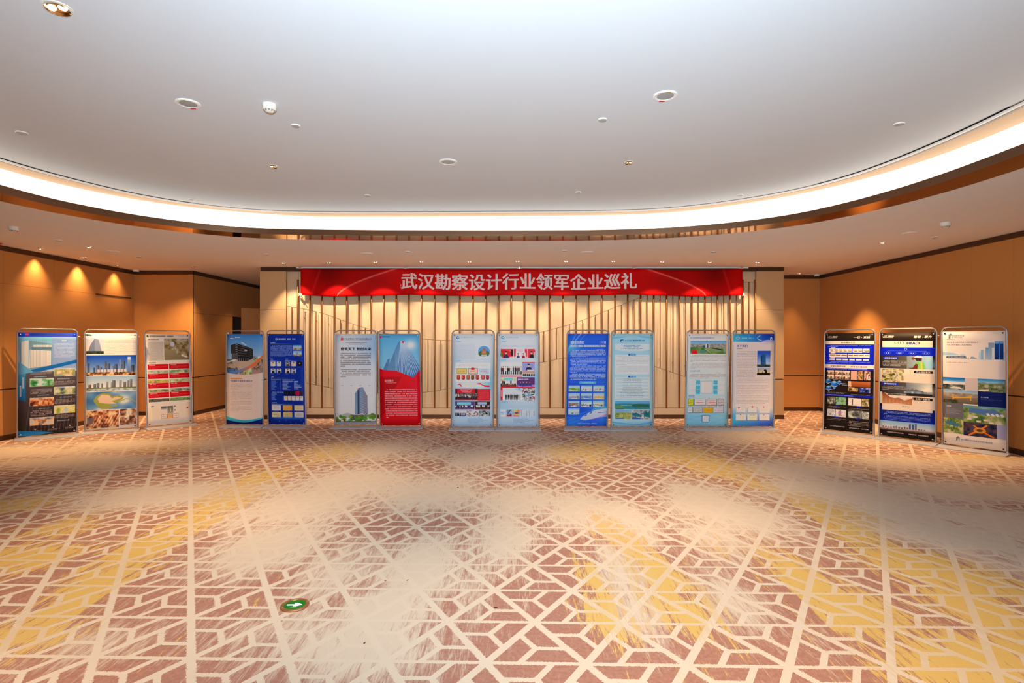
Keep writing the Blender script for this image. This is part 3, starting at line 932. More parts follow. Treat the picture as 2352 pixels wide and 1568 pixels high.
class Canvas:
    def __init__(s, w, h, col):
        s.W, s.H = w, h
        s.a = np.ones((h, w, 3)) * (np.array(col, float) / 255)

    def px(s, u0, v0, u1, v1):
        return (max(0, int(round(u0 * s.W))), max(0, int(round(v0 * s.H))), min(s.W, int(round(u1 * s.W))), min(s.H, int(round(v1 * s.H))))

    def rect(s, u0, v0, u1, v1, c, c2=None, al=1.0, horiz=False):
        x0, y0, x1, y1 = s.px(u0, v0, u1, v1)
        if x1 <= x0 or y1 <= y0:
            return
        c = np.array(c, float) / 255
        if c2 is not None:
            t = np.linspace(0, 1, x1 - x0)[None, :, None] if horiz else np.linspace(0, 1, y1 - y0)[:, None, None]
            c = c * (1 - t) + np.array(c2, float) / 255 * t
        s.a[y0:y1, x0:x1] = s.a[y0:y1, x0:x1] * (1 - al) + c * al

    def frame(s, u0, v0, u1, v1, c, t=0.008):
        tv = t * s.W / s.H
        s.rect(u0, v0, u1, v0 + tv, c)
        s.rect(u0, v1 - tv, u1, v1, c)
        s.rect(u0, v0, u0 + t, v1, c)
        s.rect(u1 - t, v0, u1, v1, c)

    def mask(s, pts):
        p = np.array(pts, float) * (s.W, s.H)
        x0, y0 = max(0, int(p[:, 0].min())), max(0, int(p[:, 1].min()))
        x1, y1 = min(s.W, int(p[:, 0].max()) + 2), min(s.H, int(p[:, 1].max()) + 2)
        if x1 <= x0 or y1 <= y0:
            return None
        X, Y = np.meshgrid(np.arange(x0, x1) + 0.5, np.arange(y0, y1) + 0.5)
        ins = np.zeros(X.shape, bool)
        for (ax, ay), (bx, by) in zip(p, np.roll(p, -1, 0)):
            if ay == by:
                continue
            ins ^= ((ay > Y) != (by > Y)) & (X < (bx - ax) * (Y - ay) / (by - ay) + ax)
        return x0, y0, x1, y1, ins

    def poly(s, pts, c, c2=None, al=1.0):
        r = s.mask(pts)
        if r is None:
            return
        x0, y0, x1, y1, ins = r
        c = np.array(c, float) / 255
        if c2 is not None:
            t = np.linspace(0, 1, y1 - y0)[:, None, None]
            c = (c * (1 - t) + np.array(c2, float) / 255 * t) * np.ones((1, x1 - x0, 1))
        sub = s.a[y0:y1, x0:x1]
        w = (ins * al)[..., None]
        s.a[y0:y1, x0:x1] = sub * (1 - w) + c * w

    def ell(s, u, v, ru, rv, c, al=1.0):
        s.poly([(u + ru * math.cos(t), v + rv * math.sin(t)) for t in np.linspace(0, 2 * math.pi, 28, endpoint=False)], c, al=al)

    def glow(s, u, v, ru, rv, c, al=1.0):
        X, Y = np.meshgrid((np.arange(s.W) + .5) / s.W, (np.arange(s.H) + .5) / s.H)
        w = (np.exp(-(((X - u) / ru) ** 2 + ((Y - v) / rv) ** 2)) * al)[..., None]
        s.a = s.a * (1 - w) + np.array(c, float) / 255 * w

    def stroke(s, pts, w, c, al=1.0):
        """pts in uv, w in u units; tapers nothing"""
        P = np.array(pts, float)
        k = s.W / s.H
        for (a, b), (a2, b2) in zip(P, P[1:]):
            d = np.array([a2 - a, (b2 - b) / k])
            n = np.array([-d[1], d[0]]) / (np.linalg.norm(d) + 1e-9) * w / 2
            s.poly([(a + n[0], b + n[1] * k), (a2 + n[0], b2 + n[1] * k), (a2 - n[0], b2 - n[1] * k), (a - n[0], b - n[1] * k)], c, al=al)

    def text(s, t, u, v, h, c, bold=1, width=None, al=1.0, shear=0.0, ls=0.0):
        """lettering with its left edge at u, letter boxes centred on v, letter height h (of the canvas height)"""
        T = glyphs(t).copy()
        if not len(T):
            return
        mn, mx = T.reshape(-1, 2).min(0), T.reshape(-1, 2).max(0)
        S = 3
        hp = h * s.H * S
        sy = hp / max(mx[1] - mn[1], 1e-6)
        sx = sy if width is None else width * s.W * S / (mx[0] - mn[0])
        vc = v * s.H * S
        X = (T[..., 0] - mn[0]) * sx + u * s.W * S
        Y = vc + hp / 2 - (T[..., 1] - mn[1]) * sy
        X = X + (vc - Y) * shear
        r0 = max(0, int(Y.min() / S) - 2)
        r1 = min(s.H, int(Y.max() / S) + 3)
        c0 = max(0, int(X.min() / S) - 2)
        c1 = min(s.W, int(X.max() / S) + 3)
        if r1 <= r0 or c1 <= c0:
            return
        X, Y = X - c0 * S, Y - r0 * S
        mh, mw = (r1 - r0) * S, (c1 - c0) * S
        m = np.zeros((mh, mw), bool)
        for tx, ty in zip(X, Y):
            x0, x1 = max(0, int(tx.min())), min(mw, int(tx.max()) + 2)
            y0, y1 = max(0, int(ty.min())), min(mh, int(ty.max()) + 2)
            if x1 <= x0 or y1 <= y0:
                continue
            gx, gy = np.arange(x0, x1)[None, :] + 0.5, np.arange(y0, y1)[:, None] + 0.5
            e = [(tx[(k + 1) % 3] - tx[k]) * (gy - ty[k]) - (ty[(k + 1) % 3] - ty[k]) * (gx - tx[k]) for k in range(3)]
            m[y0:y1, x0:x1] |= ((e[0] >= 0) & (e[1] >= 0) & (e[2] >= 0)) | ((e[0] <= 0) & (e[1] <= 0) & (e[2] <= 0))
        k = max(1, int(round(hp * 0.035 * bold / 2)))
        for _ in range(min(k, 20)):
            m = m | np.roll(m, 1, 1) | (np.roll(m, 1, 0) if _ % 2 else m)
        w = (m.reshape(r1 - r0, S, c1 - c0, S).mean((1, 3)) * al)[..., None]
        s.a[r0:r1, c0:c1] = s.a[r0:r1, c0:c1] * (1 - w) + np.array(c, float) / 255 * w

    def lines(s, u0, v0, u1, v1, n, c, al=0.75, seed=1, fill=0.55, last=0.5, indent=True):
        """rows of small print too fine to read"""
        rng = np.random.default_rng(seed)
        pitch = (v1 - v0) / n
        for i in range(n):
            e = u1 if i < n - 1 else u0 + (u1 - u0) * last
            u = u0 + (0.06 * (u1 - u0) if indent and i == 0 else 0)
            x0, y0, x1, y1 = s.px(u, v0 + i * pitch + pitch * (1 - fill) / 2, e, v0 + (i + 1) * pitch - pitch * (1 - fill) / 2)
            h, w = max(1, y1 - y0), x1 - x0
            if w < 1:
                continue
            a = rng.uniform(0.35, 1.0, (h, w))
            cw = max(3, int(round(h * 1.05)))
            for x in range(0, w, cw):
                if rng.random() < 0.08:
                    a[:, x:x + cw] = 0
                else:
                    a[:, min(w - 1, x + cw - 1)] *= 0.25
                    a[:, x:x + cw] *= rng.uniform(0.75, 1.1)
            a = (np.clip(a, 0, 1) * min(1.0, al * 1.12))[..., None]
            sub = s.a[y0:y0 + h, x0:x1]
            a = a[:sub.shape[0]]
            s.a[y0:y0 + h, x0:x1] = sub * (1 - a) + np.array(c, float) / 255 * a

    # ---- little pictures
    def pic_noise(s, u0, v0, u1, v1, cols, seed, cells=6, oc=4, ax=1.0):
        x0, y0, x1, y1 = s.px(u0, v0, u1, v1)
        if x1 > x0 and y1 > y0:
            s.a[y0:y1, x0:x1] = pal(vnoise(y1 - y0, x1 - x0, cells, seed, oc, ax), cols)

    def pic_land(s, u0, v0, u1, v1, seed, sky=((90, 150, 215), (205, 225, 240)), ground=((60, 85, 50), (130, 150, 95), (190, 190, 160)), hz=0.4, cells=7):
        vh = v0 + (v1 - v0) * hz
        s.rect(u0, v0, u1, vh, *sky)
        s.pic_noise(u0, vh, u1, v1, ground, seed, cells, 4)
        rng = np.random.default_rng(seed)
        pts = [(u0, vh + 0.1 * (v1 - v0))]
        for k in range(9):
            pts.append((u0 + (u1 - u0) * k / 8, vh - (v1 - v0) * rng.uniform(0.0, 0.10)))
        pts.append((u1, vh + 0.1 * (v1 - v0)))
        s.poly(pts, ground[1], al=0.7)

    def pic_city(s, u0, v0, u1, v1, seed, sky, tower, hz=0.75, n=10, ground=((80, 60, 40), (150, 110, 70), (40, 30, 40)), lit=0.0):
        rng = np.random.default_rng(seed)
        vh = v0 + (v1 - v0) * hz
        s.rect(u0, v0, u1, vh, *sky)
        for k in range(n):
            w = (u1 - u0) * rng.uniform(0.03, 0.07)
            a = u0 + (u1 - u0 - w) * (k + rng.random() * 0.7) / n
            h = (v1 - v0) * hz * rng.uniform(0.25, 0.72)
            f = rng.uniform(0.7, 1.15)
            s.rect(a, vh - h, a + w, vh, np.clip(np.array(tower) * f, 0, 255), np.clip(np.array(tower) * f * 0.85 + lit * 40, 0, 255))
            s.rect(a + w * 0.6, vh - h, a + w, vh, np.array(tower) * f * 0.75)
        s.pic_noise(u0, vh, u1, v1, ground, seed + 1, 8, 3, 2.0)

    def pic_crowd(s, u0, v0, u1, v1, seed, bg, n=12, top=0.4, dark=((30, 30, 40), (60, 60, 75), (200, 200, 205)), floor=(120, 40, 40), rows=1):
        s.rect(u0, v0, u1, v1, *bg)
        s.rect(u0, v1 - (v1 - v0) * 0.18, u1, v1, floor)
        rng = np.random.default_rng(seed)
        H = v1 - v0
        w = (u1 - u0) / n
        for r in range(rows):
            for k in range(n):
                cu = u0 + w * (k + 0.5 + rng.uniform(-0.15, 0.15))
                t = v0 + H * (top + 0.14 * r + rng.uniform(-0.03, 0.03))
                c = dark[rng.integers(len(dark))]
                b = v1 - H * 0.08
                s.rect(max(u0, cu - w * 0.40), t + H * 0.10, min(u1, cu + w * 0.40), t + (b - t) * 0.62, c)
                s.rect(max(u0, cu - w * 0.28), t + (b - t) * 0.6, min(u1, cu + w * 0.28), b, (25, 25, 32))
                s.ell(cu, t + H * 0.045, w * 0.2, H * 0.055, (205, 165, 140))
                s.rect(cu - w * 0.2, t - H * 0.012, cu + w * 0.2, t + H * 0.02, (35, 28, 26))

    def bust(s, u0, v0, u1, v1, bg, coat):
        s.rect(u0, v0, u1, v1, bg)
        w, h = u1 - u0, v1 - v0
        s.poly([(u0 + .2 * w, v1), (u0 + .26 * w, v0 + .62 * h), (u0 + .42 * w, v0 + .52 * h), (u0 + .6 * w, v0 + .52 * h), (u0 + .78 * w, v0 + .62 * h), (u0 + .85 * w, v1)], coat)
        s.ell(u0 + .5 * w, v0 + .34 * h, .13 * w, .19 * h, (205, 165, 140))
        s.ell(u0 + .5 * w, v0 + .2 * h, .14 * w, .09 * h, (40, 32, 30))

    def cert(s, u0, v0, u1, v1, paper, border=None, ink=(120, 110, 100), seal=None, t=0.01, title=None):
        s.rect(u0, v0, u1, v1, paper)
        if border:
            s.frame(u0, v0, u1, v1, border, t)
        w, h = u1 - u0, v1 - v0
        s.lines(u0 + .25 * w, v0 + .18 * h, u1 - .25 * w, v0 + .30 * h, 1, ink, 0.6, 3, 0.7, 1.0, False)
        s.lines(u0 + .18 * w, v0 + .44 * h, u1 - .18 * w, v0 + .62 * h, 1, title or ink, 0.8, 4, 0.75, 1.0, False)
        s.lines(u0 + .45 * w, v0 + .74 * h, u1 - .15 * w, v0 + .84 * h, 1, ink, 0.5, 5, 0.6, 1.0, False)
        if seal:
            s.ell(u0 + .5 * w, v0 + .08 * h, .05, .05 * s.W / s.H * 0.6, seal)

    def blur(s, k=1):
        for _ in range(k):
            s.a = (s.a * 4 + np.roll(s.a, 1, 0) + np.roll(s.a, -1, 0) + np.roll(s.a, 1, 1) + np.roll(s.a, -1, 1)) / 8

    def image(s, name):
        img = bpy.data.images.new(name, s.W, s.H, alpha=False)
        buf = np.ones((s.H, s.W, 4), np.float32)
        buf[..., :3] = np.clip(s.a[::-1], 0, 1)
        img.pixels.foreach_set(buf.ravel())
        img.update()
        return img


def print_mat(name, cv, rough=0.45, gain=1.0, spec=0.3):
    m = bpy.data.materials.new(name)
    m.use_nodes = True
    nt = m.node_tree
    b = nt.nodes['Principled BSDF']
    tx = nt.nodes.new('ShaderNodeTexImage')
    tx.image = cv.image(name)
    tx.extension = 'EXTEND'
    uv = nt.nodes.new('ShaderNodeUVMap')
    uv.uv_map = 'UVMap'
    nt.links.new(uv.outputs[0], tx.inputs['Vector'])
    mx = nt.nodes.new('ShaderNodeMix')
    mx.data_type = 'RGBA'
    mx.blend_type = 'MULTIPLY'
    mx.inputs[0].default_value = 1.0
    mx.inputs[7].default_value = (gain[0], gain[1], gain[2], 1) if isinstance(gain, tuple) else (gain, gain, gain, 1)
    nt.links.new(tx.outputs['Color'], mx.inputs[6])
    nt.links.new(mx.outputs[2], b.inputs['Base Color'])
    b.inputs['Roughness'].default_value = rough
    b.inputs['Specular IOR Level'].default_value = spec
    return m


# ------------------------------------------------------------------ the red banner
def build_banner():
    cv = Canvas(3072, 190, (205, 0, 0))
    X, Y = np.meshgrid(np.linspace(0, 1, cv.W), np.linspace(0, 1, cv.H))

    def mixc(w, c):
        cv.a = cv.a * (1 - w[..., None]) + np.array(c, float) / 255 * w[..., None]
    for flip in (False, True):
        U_ = 1 - X if flip else X
        mixc(np.clip(np.exp(-((U_ - 0.06) / 0.05) ** 2 - ((Y - 0.15) / 0.5) ** 2), 0, 1) * 0.75, (105, 0, 0))
        mixc(np.clip(np.exp(-((U_ - 0.16) / 0.04) ** 2 - ((Y - 0.3) / 0.4) ** 2), 0, 1) * 0.55, (125, 0, 0))
        # pale ribbon of light sweeping up to the right, soft below and sharp above
        yc = 1.0 - 1.05 * np.clip((U_ - 0.083) / (0.225 - 0.083), 0, 1) ** 0.62
        on = ((U_ > 0.083) & (U_ < 0.232))
        d = Y - yc
        mixc(np.where(on & (d > 0), np.exp(-d / 0.18), 0) * 0.40, (235, 40, 35))
        mixc(np.where(on, np.exp(-(d / 0.035) ** 2), 0) * 0.75, (245, 130, 120))
        ys = 1.0 - (U_ - 0.024) / (0.044 - 0.024)
        mixc(np.where((U_ > 0.02) & (U_ < 0.05), np.exp(-((Y - ys) / 0.12) ** 2), 0) * 0.4, (235, 70, 70))
        mixc(np.clip(np.exp(-((U_ - 0.02) / 0.02) ** 2), 0, 1) * 0.25, (225, 10, 10))
    cv.text('武汉勘察设计行业领军企业巡礼', (921 - 690) / 1016.0, 0.47, 0.60, (236, 218, 216), 9, width=541 / 1016.0)
    m = print_mat('banner_print', cv, 0.6, 0.95, 0.1)
    nx, ny = 150, 10
    y0 = 11.915
    x_l, x_r = (690 - CX) * y0 / F, (1706 - CX) * y0 / F
    clips = [690, 932, 1193, 1455, 1702]
    cx_ = [(c - CX) * y0 / F for c in clips]
    zt = lambda py: EYE - (py - HY) * y0 / F
    bot = np.array([(690, 677.5), (768, 681), (850, 679), (940, 676.5), (1040, 679), (1110, 679.5), (1180, 677.5), (1300, 679), (1390, 677.5), (1450, 675.5), (1500, 678), (1587, 680.5), (1650, 679.5), (1706, 677.5)])
    vs, uvs = [], []
    for j in range(ny + 1):
        t = j / ny
        for i in range(nx + 1):
            s = i / nx
            x = x_l + (x_r - x_l) * s
            px = CX + x * F / y0
            k = max(0, min(3, sum(1 for c in cx_[1:-1] if x > c)))
            f = (x - cx_[k]) / (cx_[k + 1] - cx_[k])
            f = min(1, max(0, f))
            top = zt(615.5) - 0.032 * 4 * f * (1 - f) - (0.02 if k == 3 else 0) * f * (1 - f) * 4
            b = zt(np.interp(px, bot[:, 0], bot[:, 1]))
            z = top + (b - top) * t
            fold = 0.012 * math.sin(9 * s * math.pi + 2.2 * t) * t + 0.010 * math.exp(-(t / 0.5) ** 2) * math.cos(f * 2 * math.pi) + 0.008 * math.sin(31 * s + 4 * t)
            vs.append((x, y0 + fold, z))
            uvs.append((s, 1 - t))
    fs = []
    for j in range(ny):
        for i in range(nx):
            a = j * (nx + 1) + i
            fs.append((a, a + nx + 1, a + nx + 2, a + 1))
    root = tag(empty('banner', (0, 0, 0)), 'long red cloth banner with white lettering hung across the brass rods', 'banner')
    o = pydata('cloth', vs, fs, m, root, True)
    uvl = o.data.uv_layers.new(name='UVMap')
    for lp in o.data.loops:
        uvl.data[lp.index].uv = uvs[lp.vertex_index]
    sol = o.modifiers.new('thickness', 'SOLIDIFY')
    sol.thickness = 0.002
    sol.offset = 1
    for c in cx_:
        bm = box_bm(c - 0.055, c + 0.055, y0 - 0.035, y0 + 0.03, zt(617), SOFFIT_Z - 0.034, bevel=0.006)
        box_bm(c - 0.02, c + 0.02, y0 - 0.05, y0 - 0.03, zt(617) - 0.01, zt(617) + 0.045, bm, bevel=0.003)
        from_bm('clip', bm, M_STEEL, root)
    # tapes and loose string ends at the lower corners
    for c, sg in ((x_l, 1), (x_r, -1)):
        zc = zt(676)
        vs2 = [(c - sg * 0.07, 11.985, zc + 0.03), (c - sg * 0.01, y0 + 0.005, zc + 0.035), (c + sg * 0.045, y0 - 0.004, zc - 0.004), (c - sg * 0.01, y0 + 0.004, zc - 0.035), (c - sg * 0.07, 11.985, zc - 0.03)]
        pydata('white_tape', vs2, [(0, 1, 2, 3, 4)], M_WHITE, root)
        from_bm('string', tube_bm([(c - sg * 0.03, y0 + 0.0, zc - 0.03), (c + sg * 0.02, y0 - 0.005, zc - 0.035), (c + sg * 0.05, y0 - 0.005, zc - 0.085)], 0.007, 6), M_BLACK, root)
    return root


build_banner()

# ------------------------------------------------------------------ poster artwork
CW, CH = 380, 876


def new(c):
    return Canvas(CW, CH, c)


def art_dark_blue():
    c = new((74, 72, 82))
    c.rect(0, .38, 1, 1, (84, 80, 90), (40, 30, 34))
    rng = np.random.default_rng(4)
    for k in range(14):
        u = .1 + k * .065
        c.poly([(u, .98), (u + .02, .98), (u + .12, .62), (u + .10, .62)], (115, 95, 95), al=.35)
    c.rect(0, .04, 1, .38, (112, 186, 232), (175, 205, 228))
    c.poly([(.02, .10), (.07, .095), (.07, .33), (.02, .29)], (110, 150, 185))
    c.poly([(.05, .09), (.17, .073), (.17, .36), (.05, .32)], (188, 200, 205))
    c.poly([(.17, .073), (.58, .11), (.58, .33), (.17, .36)], (104, 144, 172))
    for k in range(12):
        u = .18 + k * .033
        c.stroke([(u, .078 + k * .003), (u, .14 + k * .001)], .004, (70, 105, 140))
    c.poly([(.19, .165), (.55, .178), (.55, .32), (.18, .345)], (196, 202, 206))
    for k in range(14):
        u = .2 + k * .025
        c.stroke([(u, .168 + k * .001), (u, .34 - k * .0015)], .004, (140, 152, 165))
    c.rect(.22, .142, .56, .164, (84, 118, 140))
    c.lines(.25, .118, .57, .142, 1, (240, 244, 246), .95, 2, .9, 1, False)
    c.rect(.57, .04, 1, .36, (122, 152, 214), al=.85)
    c.rect(.74, .073, .82, .082, (235, 240, 250))
    c.lines(.6, .10, .97, .245, 11, (225, 232, 246), .75, 5, .5, .8)
    c.poly([(.2, .362), (1, .268), (1, .302), (.22, .398)], (18, 100, 186))
    c.poly([(0, .285), (.06, .30), (.25, .382), (0, .408)], (92, 168, 218))
    c.poly([(0, .405), (.12, .395), (.12, .665), (0, .645)], (62, 146, 202), (18, 92, 160))
    c.rect(.065, .43, .095, .54, (190, 215, 236), al=.8)
    c.rect(.02, .51, .05, .62, (190, 215, 236), al=.8)
    c.rect(0, 0, 1, .04, (12, 52, 190))
    c.ell(.145, .018, .03, .009, (215, 30, 40))
    c.lines(.2, .008, .9, .030, 1, (6, 22, 92), .95, 1, .9, 1, False)
    G = [((52, 140, 110), (92, 180, 120), (140, 200, 200))]
    P = [(.60, .35, .98, .432, [(120, 160, 190), (140, 150, 90), (190, 180, 130), (215, 200, 190)]), (.19, .445, .60, .525, [(40, 110, 70), (90, 165, 90), (150, 205, 200), (225, 235, 240)]),
         (.60, .535, .98, .615, [(60, 80, 130), (120, 140, 90), (170, 185, 140), (210, 210, 200)]), (.19, .635, .60, .715, [(60, 25, 25), (160, 85, 45), (220, 160, 110), (240, 205, 170)]),
         (.60, .722, .98, .802, [(130, 160, 80), (190, 195, 90), (215, 215, 150), (170, 195, 215)]), (.19, .828, .60, .905, [(60, 70, 100), (180, 140, 110), (225, 190, 150), (170, 195, 220)])]
    for i, (a, b, d, e, cols) in enumerate(P):
        c.pic_noise(a, b, d, e, cols, 20 + i, 4, 4)
        c.rect(a, b, d, b + .014, (205, 220, 232), al=.55)
        c.frame(a, b, d, e, (215, 205, 180), .004)
    T = [(.2, .378, .57, .412), (.6, .478, .97, .518), (.2, .548, .57, .60), (.6, .66, .97, .705), (.2, .755, .57, .815), (.6, .815, .97, .85)]
    for i, (a, b, d, e) in enumerate(T):
        c.lines(a, b, d, e, 4, (206, 198, 196), .7, 30 + i, .6, .7)
    for a, b in ((.26, .424), (.68, .338), (.66, .452), (.3, .606), (.7, .636), (.34, .737), (.66, .868)):
        c.lines(a, b, a + .22, b + .011, 1, (150, 200, 235), .9, int(a * 99), .8, 1, False)
    for a in (.18, .49, .78):
        c.ell(a + .1, .945 - a * .02, .016, .006, (225, 220, 220))
        c.lines(a, .955 - a * .02, a + .22, .975 - a * .02, 2, (206, 198, 190), .7, 9, .6, .8)
    c.ell(.07, .91, .08, .035, (46, 44, 36))
    c.poly([(0, .945), (.3, .958), (.6, .985), (.3, 1), (0, 1)], (22, 116, 196), (40, 140, 214))
    return c


def art_skyline():
    c = new((226, 222, 218))
    c.poly([(0, .008), (.09, .01), (.13, .03), (0, .03)], (70, 84, 98))
    for k in range(7):
        c.rect(.82 + k * .024, .014, .832 + k * .024, .024, (110, 104, 100), al=.8)
    c.rect(.01, .04, .345, .215, (176, 190, 220), (224, 206, 200))
    c.poly([(.04, .20), (.09, .12), (.17, .055), (.18, .20)], (104, 120, 150))
    c.poly([(.17, .055), (.25, .065), (.31, .20), (.17, .20)], (128, 142, 172))
    for k in range(10):
        c.stroke([(.08 + .005 * k, .195 - k * .013), (.30 - k * .007, .195 - k * .013)], .003, (86, 100, 130), .5)
    c.pic_noise(.01, .185, .345, .215, [(26, 34, 28), (60, 74, 60)], 3, 8)
    c.lines(.37, .045, .985, .215, 11, (146, 140, 136), .65, 7, .45, .3)
    c.pic_city(.01, .228, .985, .44, 11, ((16, 66, 176), (128, 166, 212)), (86, 106, 146), .84, 12, ((44, 28, 26), (150, 104, 62), (230, 200, 150)), 1)
    c.rect(.81, .25, .875, .405, (130, 160, 200), (84, 116, 170))
    c.rect(.815, .248, .87, .278, (200, 212, 226))
    c.rect(.65, .275, .68, .405, (112, 128, 160))
    for k in range(9):
        c.rect(.22 + k * .065, .375, .265 + k * .065, .405, (222, 214, 205), al=.75)
    c.pic_city(.01, .448, .985, .6, 23, ((150, 194, 232), (238, 236, 232)), (140, 150, 166), .80, 11, ((110, 124, 96), (150, 176, 200), (190, 205, 220)))
    c.rect(.01, .565, .985, .577, (104, 116, 74))
    c.pic_noise(.01, .61, .985, .795, [(60, 110, 165), (78, 132, 186), (110, 150, 190), (190, 205, 215)], 31, 3, 2)
    c.poly([(.14, .70), (.2, .65), (.33, .62), (.46, .63), (.5, .66), (.62, .65), (.74, .67), (.70, .70), (.56, .73), (.62, .76), (.45, .785), (.3, .79), (.22, .76)], (140, 150, 76))
    c.poly([(.22, .68), (.3, .64), (.44, .645), (.5, .68), (.6, .665), (.7, .68), (.5, .71), (.6, .74), (.4, .735), (.26, .72)], (206, 186, 160))
    c.stroke([(.62, .725), (.78, .69), (.9, .70), (.98, .73)], .02, (150, 160, 76))
    c.poly([(.48, .745), (.58, .735), (.55, .757), (.47, .768)], (100, 150, 200))
    c.pic_noise(.01, .803, .635, .985, [(56, 44, 40), (156, 84, 60), (208, 168, 120), (232, 214, 176)], 41, 7, 4)
    for k in range(9):
        a = .06 + k * .06
        c.stroke([(a, .97), (a + .12, .86)], .016, (150, 70, 50), .6)
        c.stroke([(a + .03, .97), (a + .15, .86)], .009, (226, 204, 170), .6)
    c.rect(.02, .875, .14, .94, (92, 98, 106), al=.8)
    c.pic_noise(.655, .798, .985, .965, [(60, 48, 40), (150, 96, 74), (186, 176, 150), (206, 212, 196)], 43, 5, 4)
    return c


def art_red_boxes():
    c = new((214, 208, 202))
    c.rect(0, 0, 1, 1, (216, 210, 204), (226, 220, 214))
    c.ell(.05, .03, .025, .01, (50, 130, 70))
    c.lines(.09, .017, .63, .036, 1, (92, 86, 76), .9, 2, .85, 1, False)
    c.lines(.74, .016, .97, .034, 2, (120, 112, 104), .7, 3, .6, 1, False)
    c.lines(.05, .056, .3, .07, 1, (86, 80, 74), .8, 4, .8, 1, False)
    c.rect(.05, .085, .40, .295, (186, 184, 178))
    c.lines(.055, .09, .39, .29, 17, (150, 148, 142), .55, 6, .6, .6)
    c.pic_noise(.41, .05, .98, .292, [(96, 84, 50), (150, 134, 90), (176, 172, 160), (140, 134, 100)], 8, 4, 4)
    c.poly([(.41, .16), (.6, .18), (.78, .25), (.98, .27), (.98, .292), (.41, .292)], (146, 138, 108), (118, 112, 82))
    c.stroke([(.80, .235), (.93, .262)], .03, (226, 224, 222))
    c.ell(.60, .115, .05, .028, (186, 198, 220))
    c.lines(.06, .312, .22, .325, 1, (80, 74, 70), .8, 9, .8, 1, False)
    Z = [((140, 150, 120), (190, 196, 180), (120, 140, 100)), ((60, 110, 160), (120, 160, 90), (200, 200, 170)), ((130, 120, 60), (200, 190, 90), (110, 130, 90)), ((110, 140, 80), (170, 180, 130), (200, 210, 190)),
         ((90, 90, 70), (170, 170, 130), (120, 130, 90)), ((80, 84, 76), (150, 150, 130), (190, 180, 160)), ((40, 40, 80), (110, 96, 80), (80, 100, 70)), ((70, 120, 50), (130, 170, 110), (40, 60, 40))]
    for r in range(4):
        for q in range(2):
            a, d = (.035, .495) if q == 0 else (.51, .97)
            t = .335 + r * .1035
            c.rect(a, t, d, t + .056, (190, 8, 24))
            c.lines(a + .03, t + .005, a + .17 + .05 * (r % 2), t + .016, 1, (246, 236, 232), .95, r, .85, 1, False)
            c.lines(a + .04, t + .019, d - .03, t + .046, 3, (222, 120, 116), .7, r + 10 * q, .5, .5)
            c.pic_land(a, t + .058, d, t + .10, 50 + r * 2 + q, ((196, 206, 210), (222, 222, 218)), Z[r * 2 + q], .25, 5)
    c.lines(.05, .785, .16, .80, 1, (50, 44, 40), .9, 3, .85, 1, False)
    for a, b, d, e, p in ((.03, .80, .14, .93, (222, 214, 186)), (.17, .80, .28, .93, (222, 214, 196)), (.70, .775, .81, .93, (222, 214, 200)), (.84, .775, .95, .93, (224, 214, 198))):
        c.rect(a, b, d, e, p)
        c.lines(a + .01, b + .02, d - .01, e - .02, 6, (190, 176, 150), .5, int(a * 100), .3, .6)
    c.rect(.88, .825, .92, .837, (190, 40, 44))
    c.rect(.30, .80, .43, .832, (70, 72, 80), (150, 150, 158))
    c.rect(.44, .80, .57, .88, (96, 94, 92), (150, 146, 140))
    c.stroke([(.5, .82), (.51, .86)], .02, (206, 200, 180))
    for a, b in ((.61, .807), (.61, .85)):
        c.ell(a, b, .02, .007, (96, 92, 90))
    for k, p in enumerate(((222, 216, 208), (222, 176, 110), (222, 216, 208))):
        c.cert(.30 + k * .13, .885, .425 + k * .13, .935, p, (150, 76, 52), t=.006)
    return c


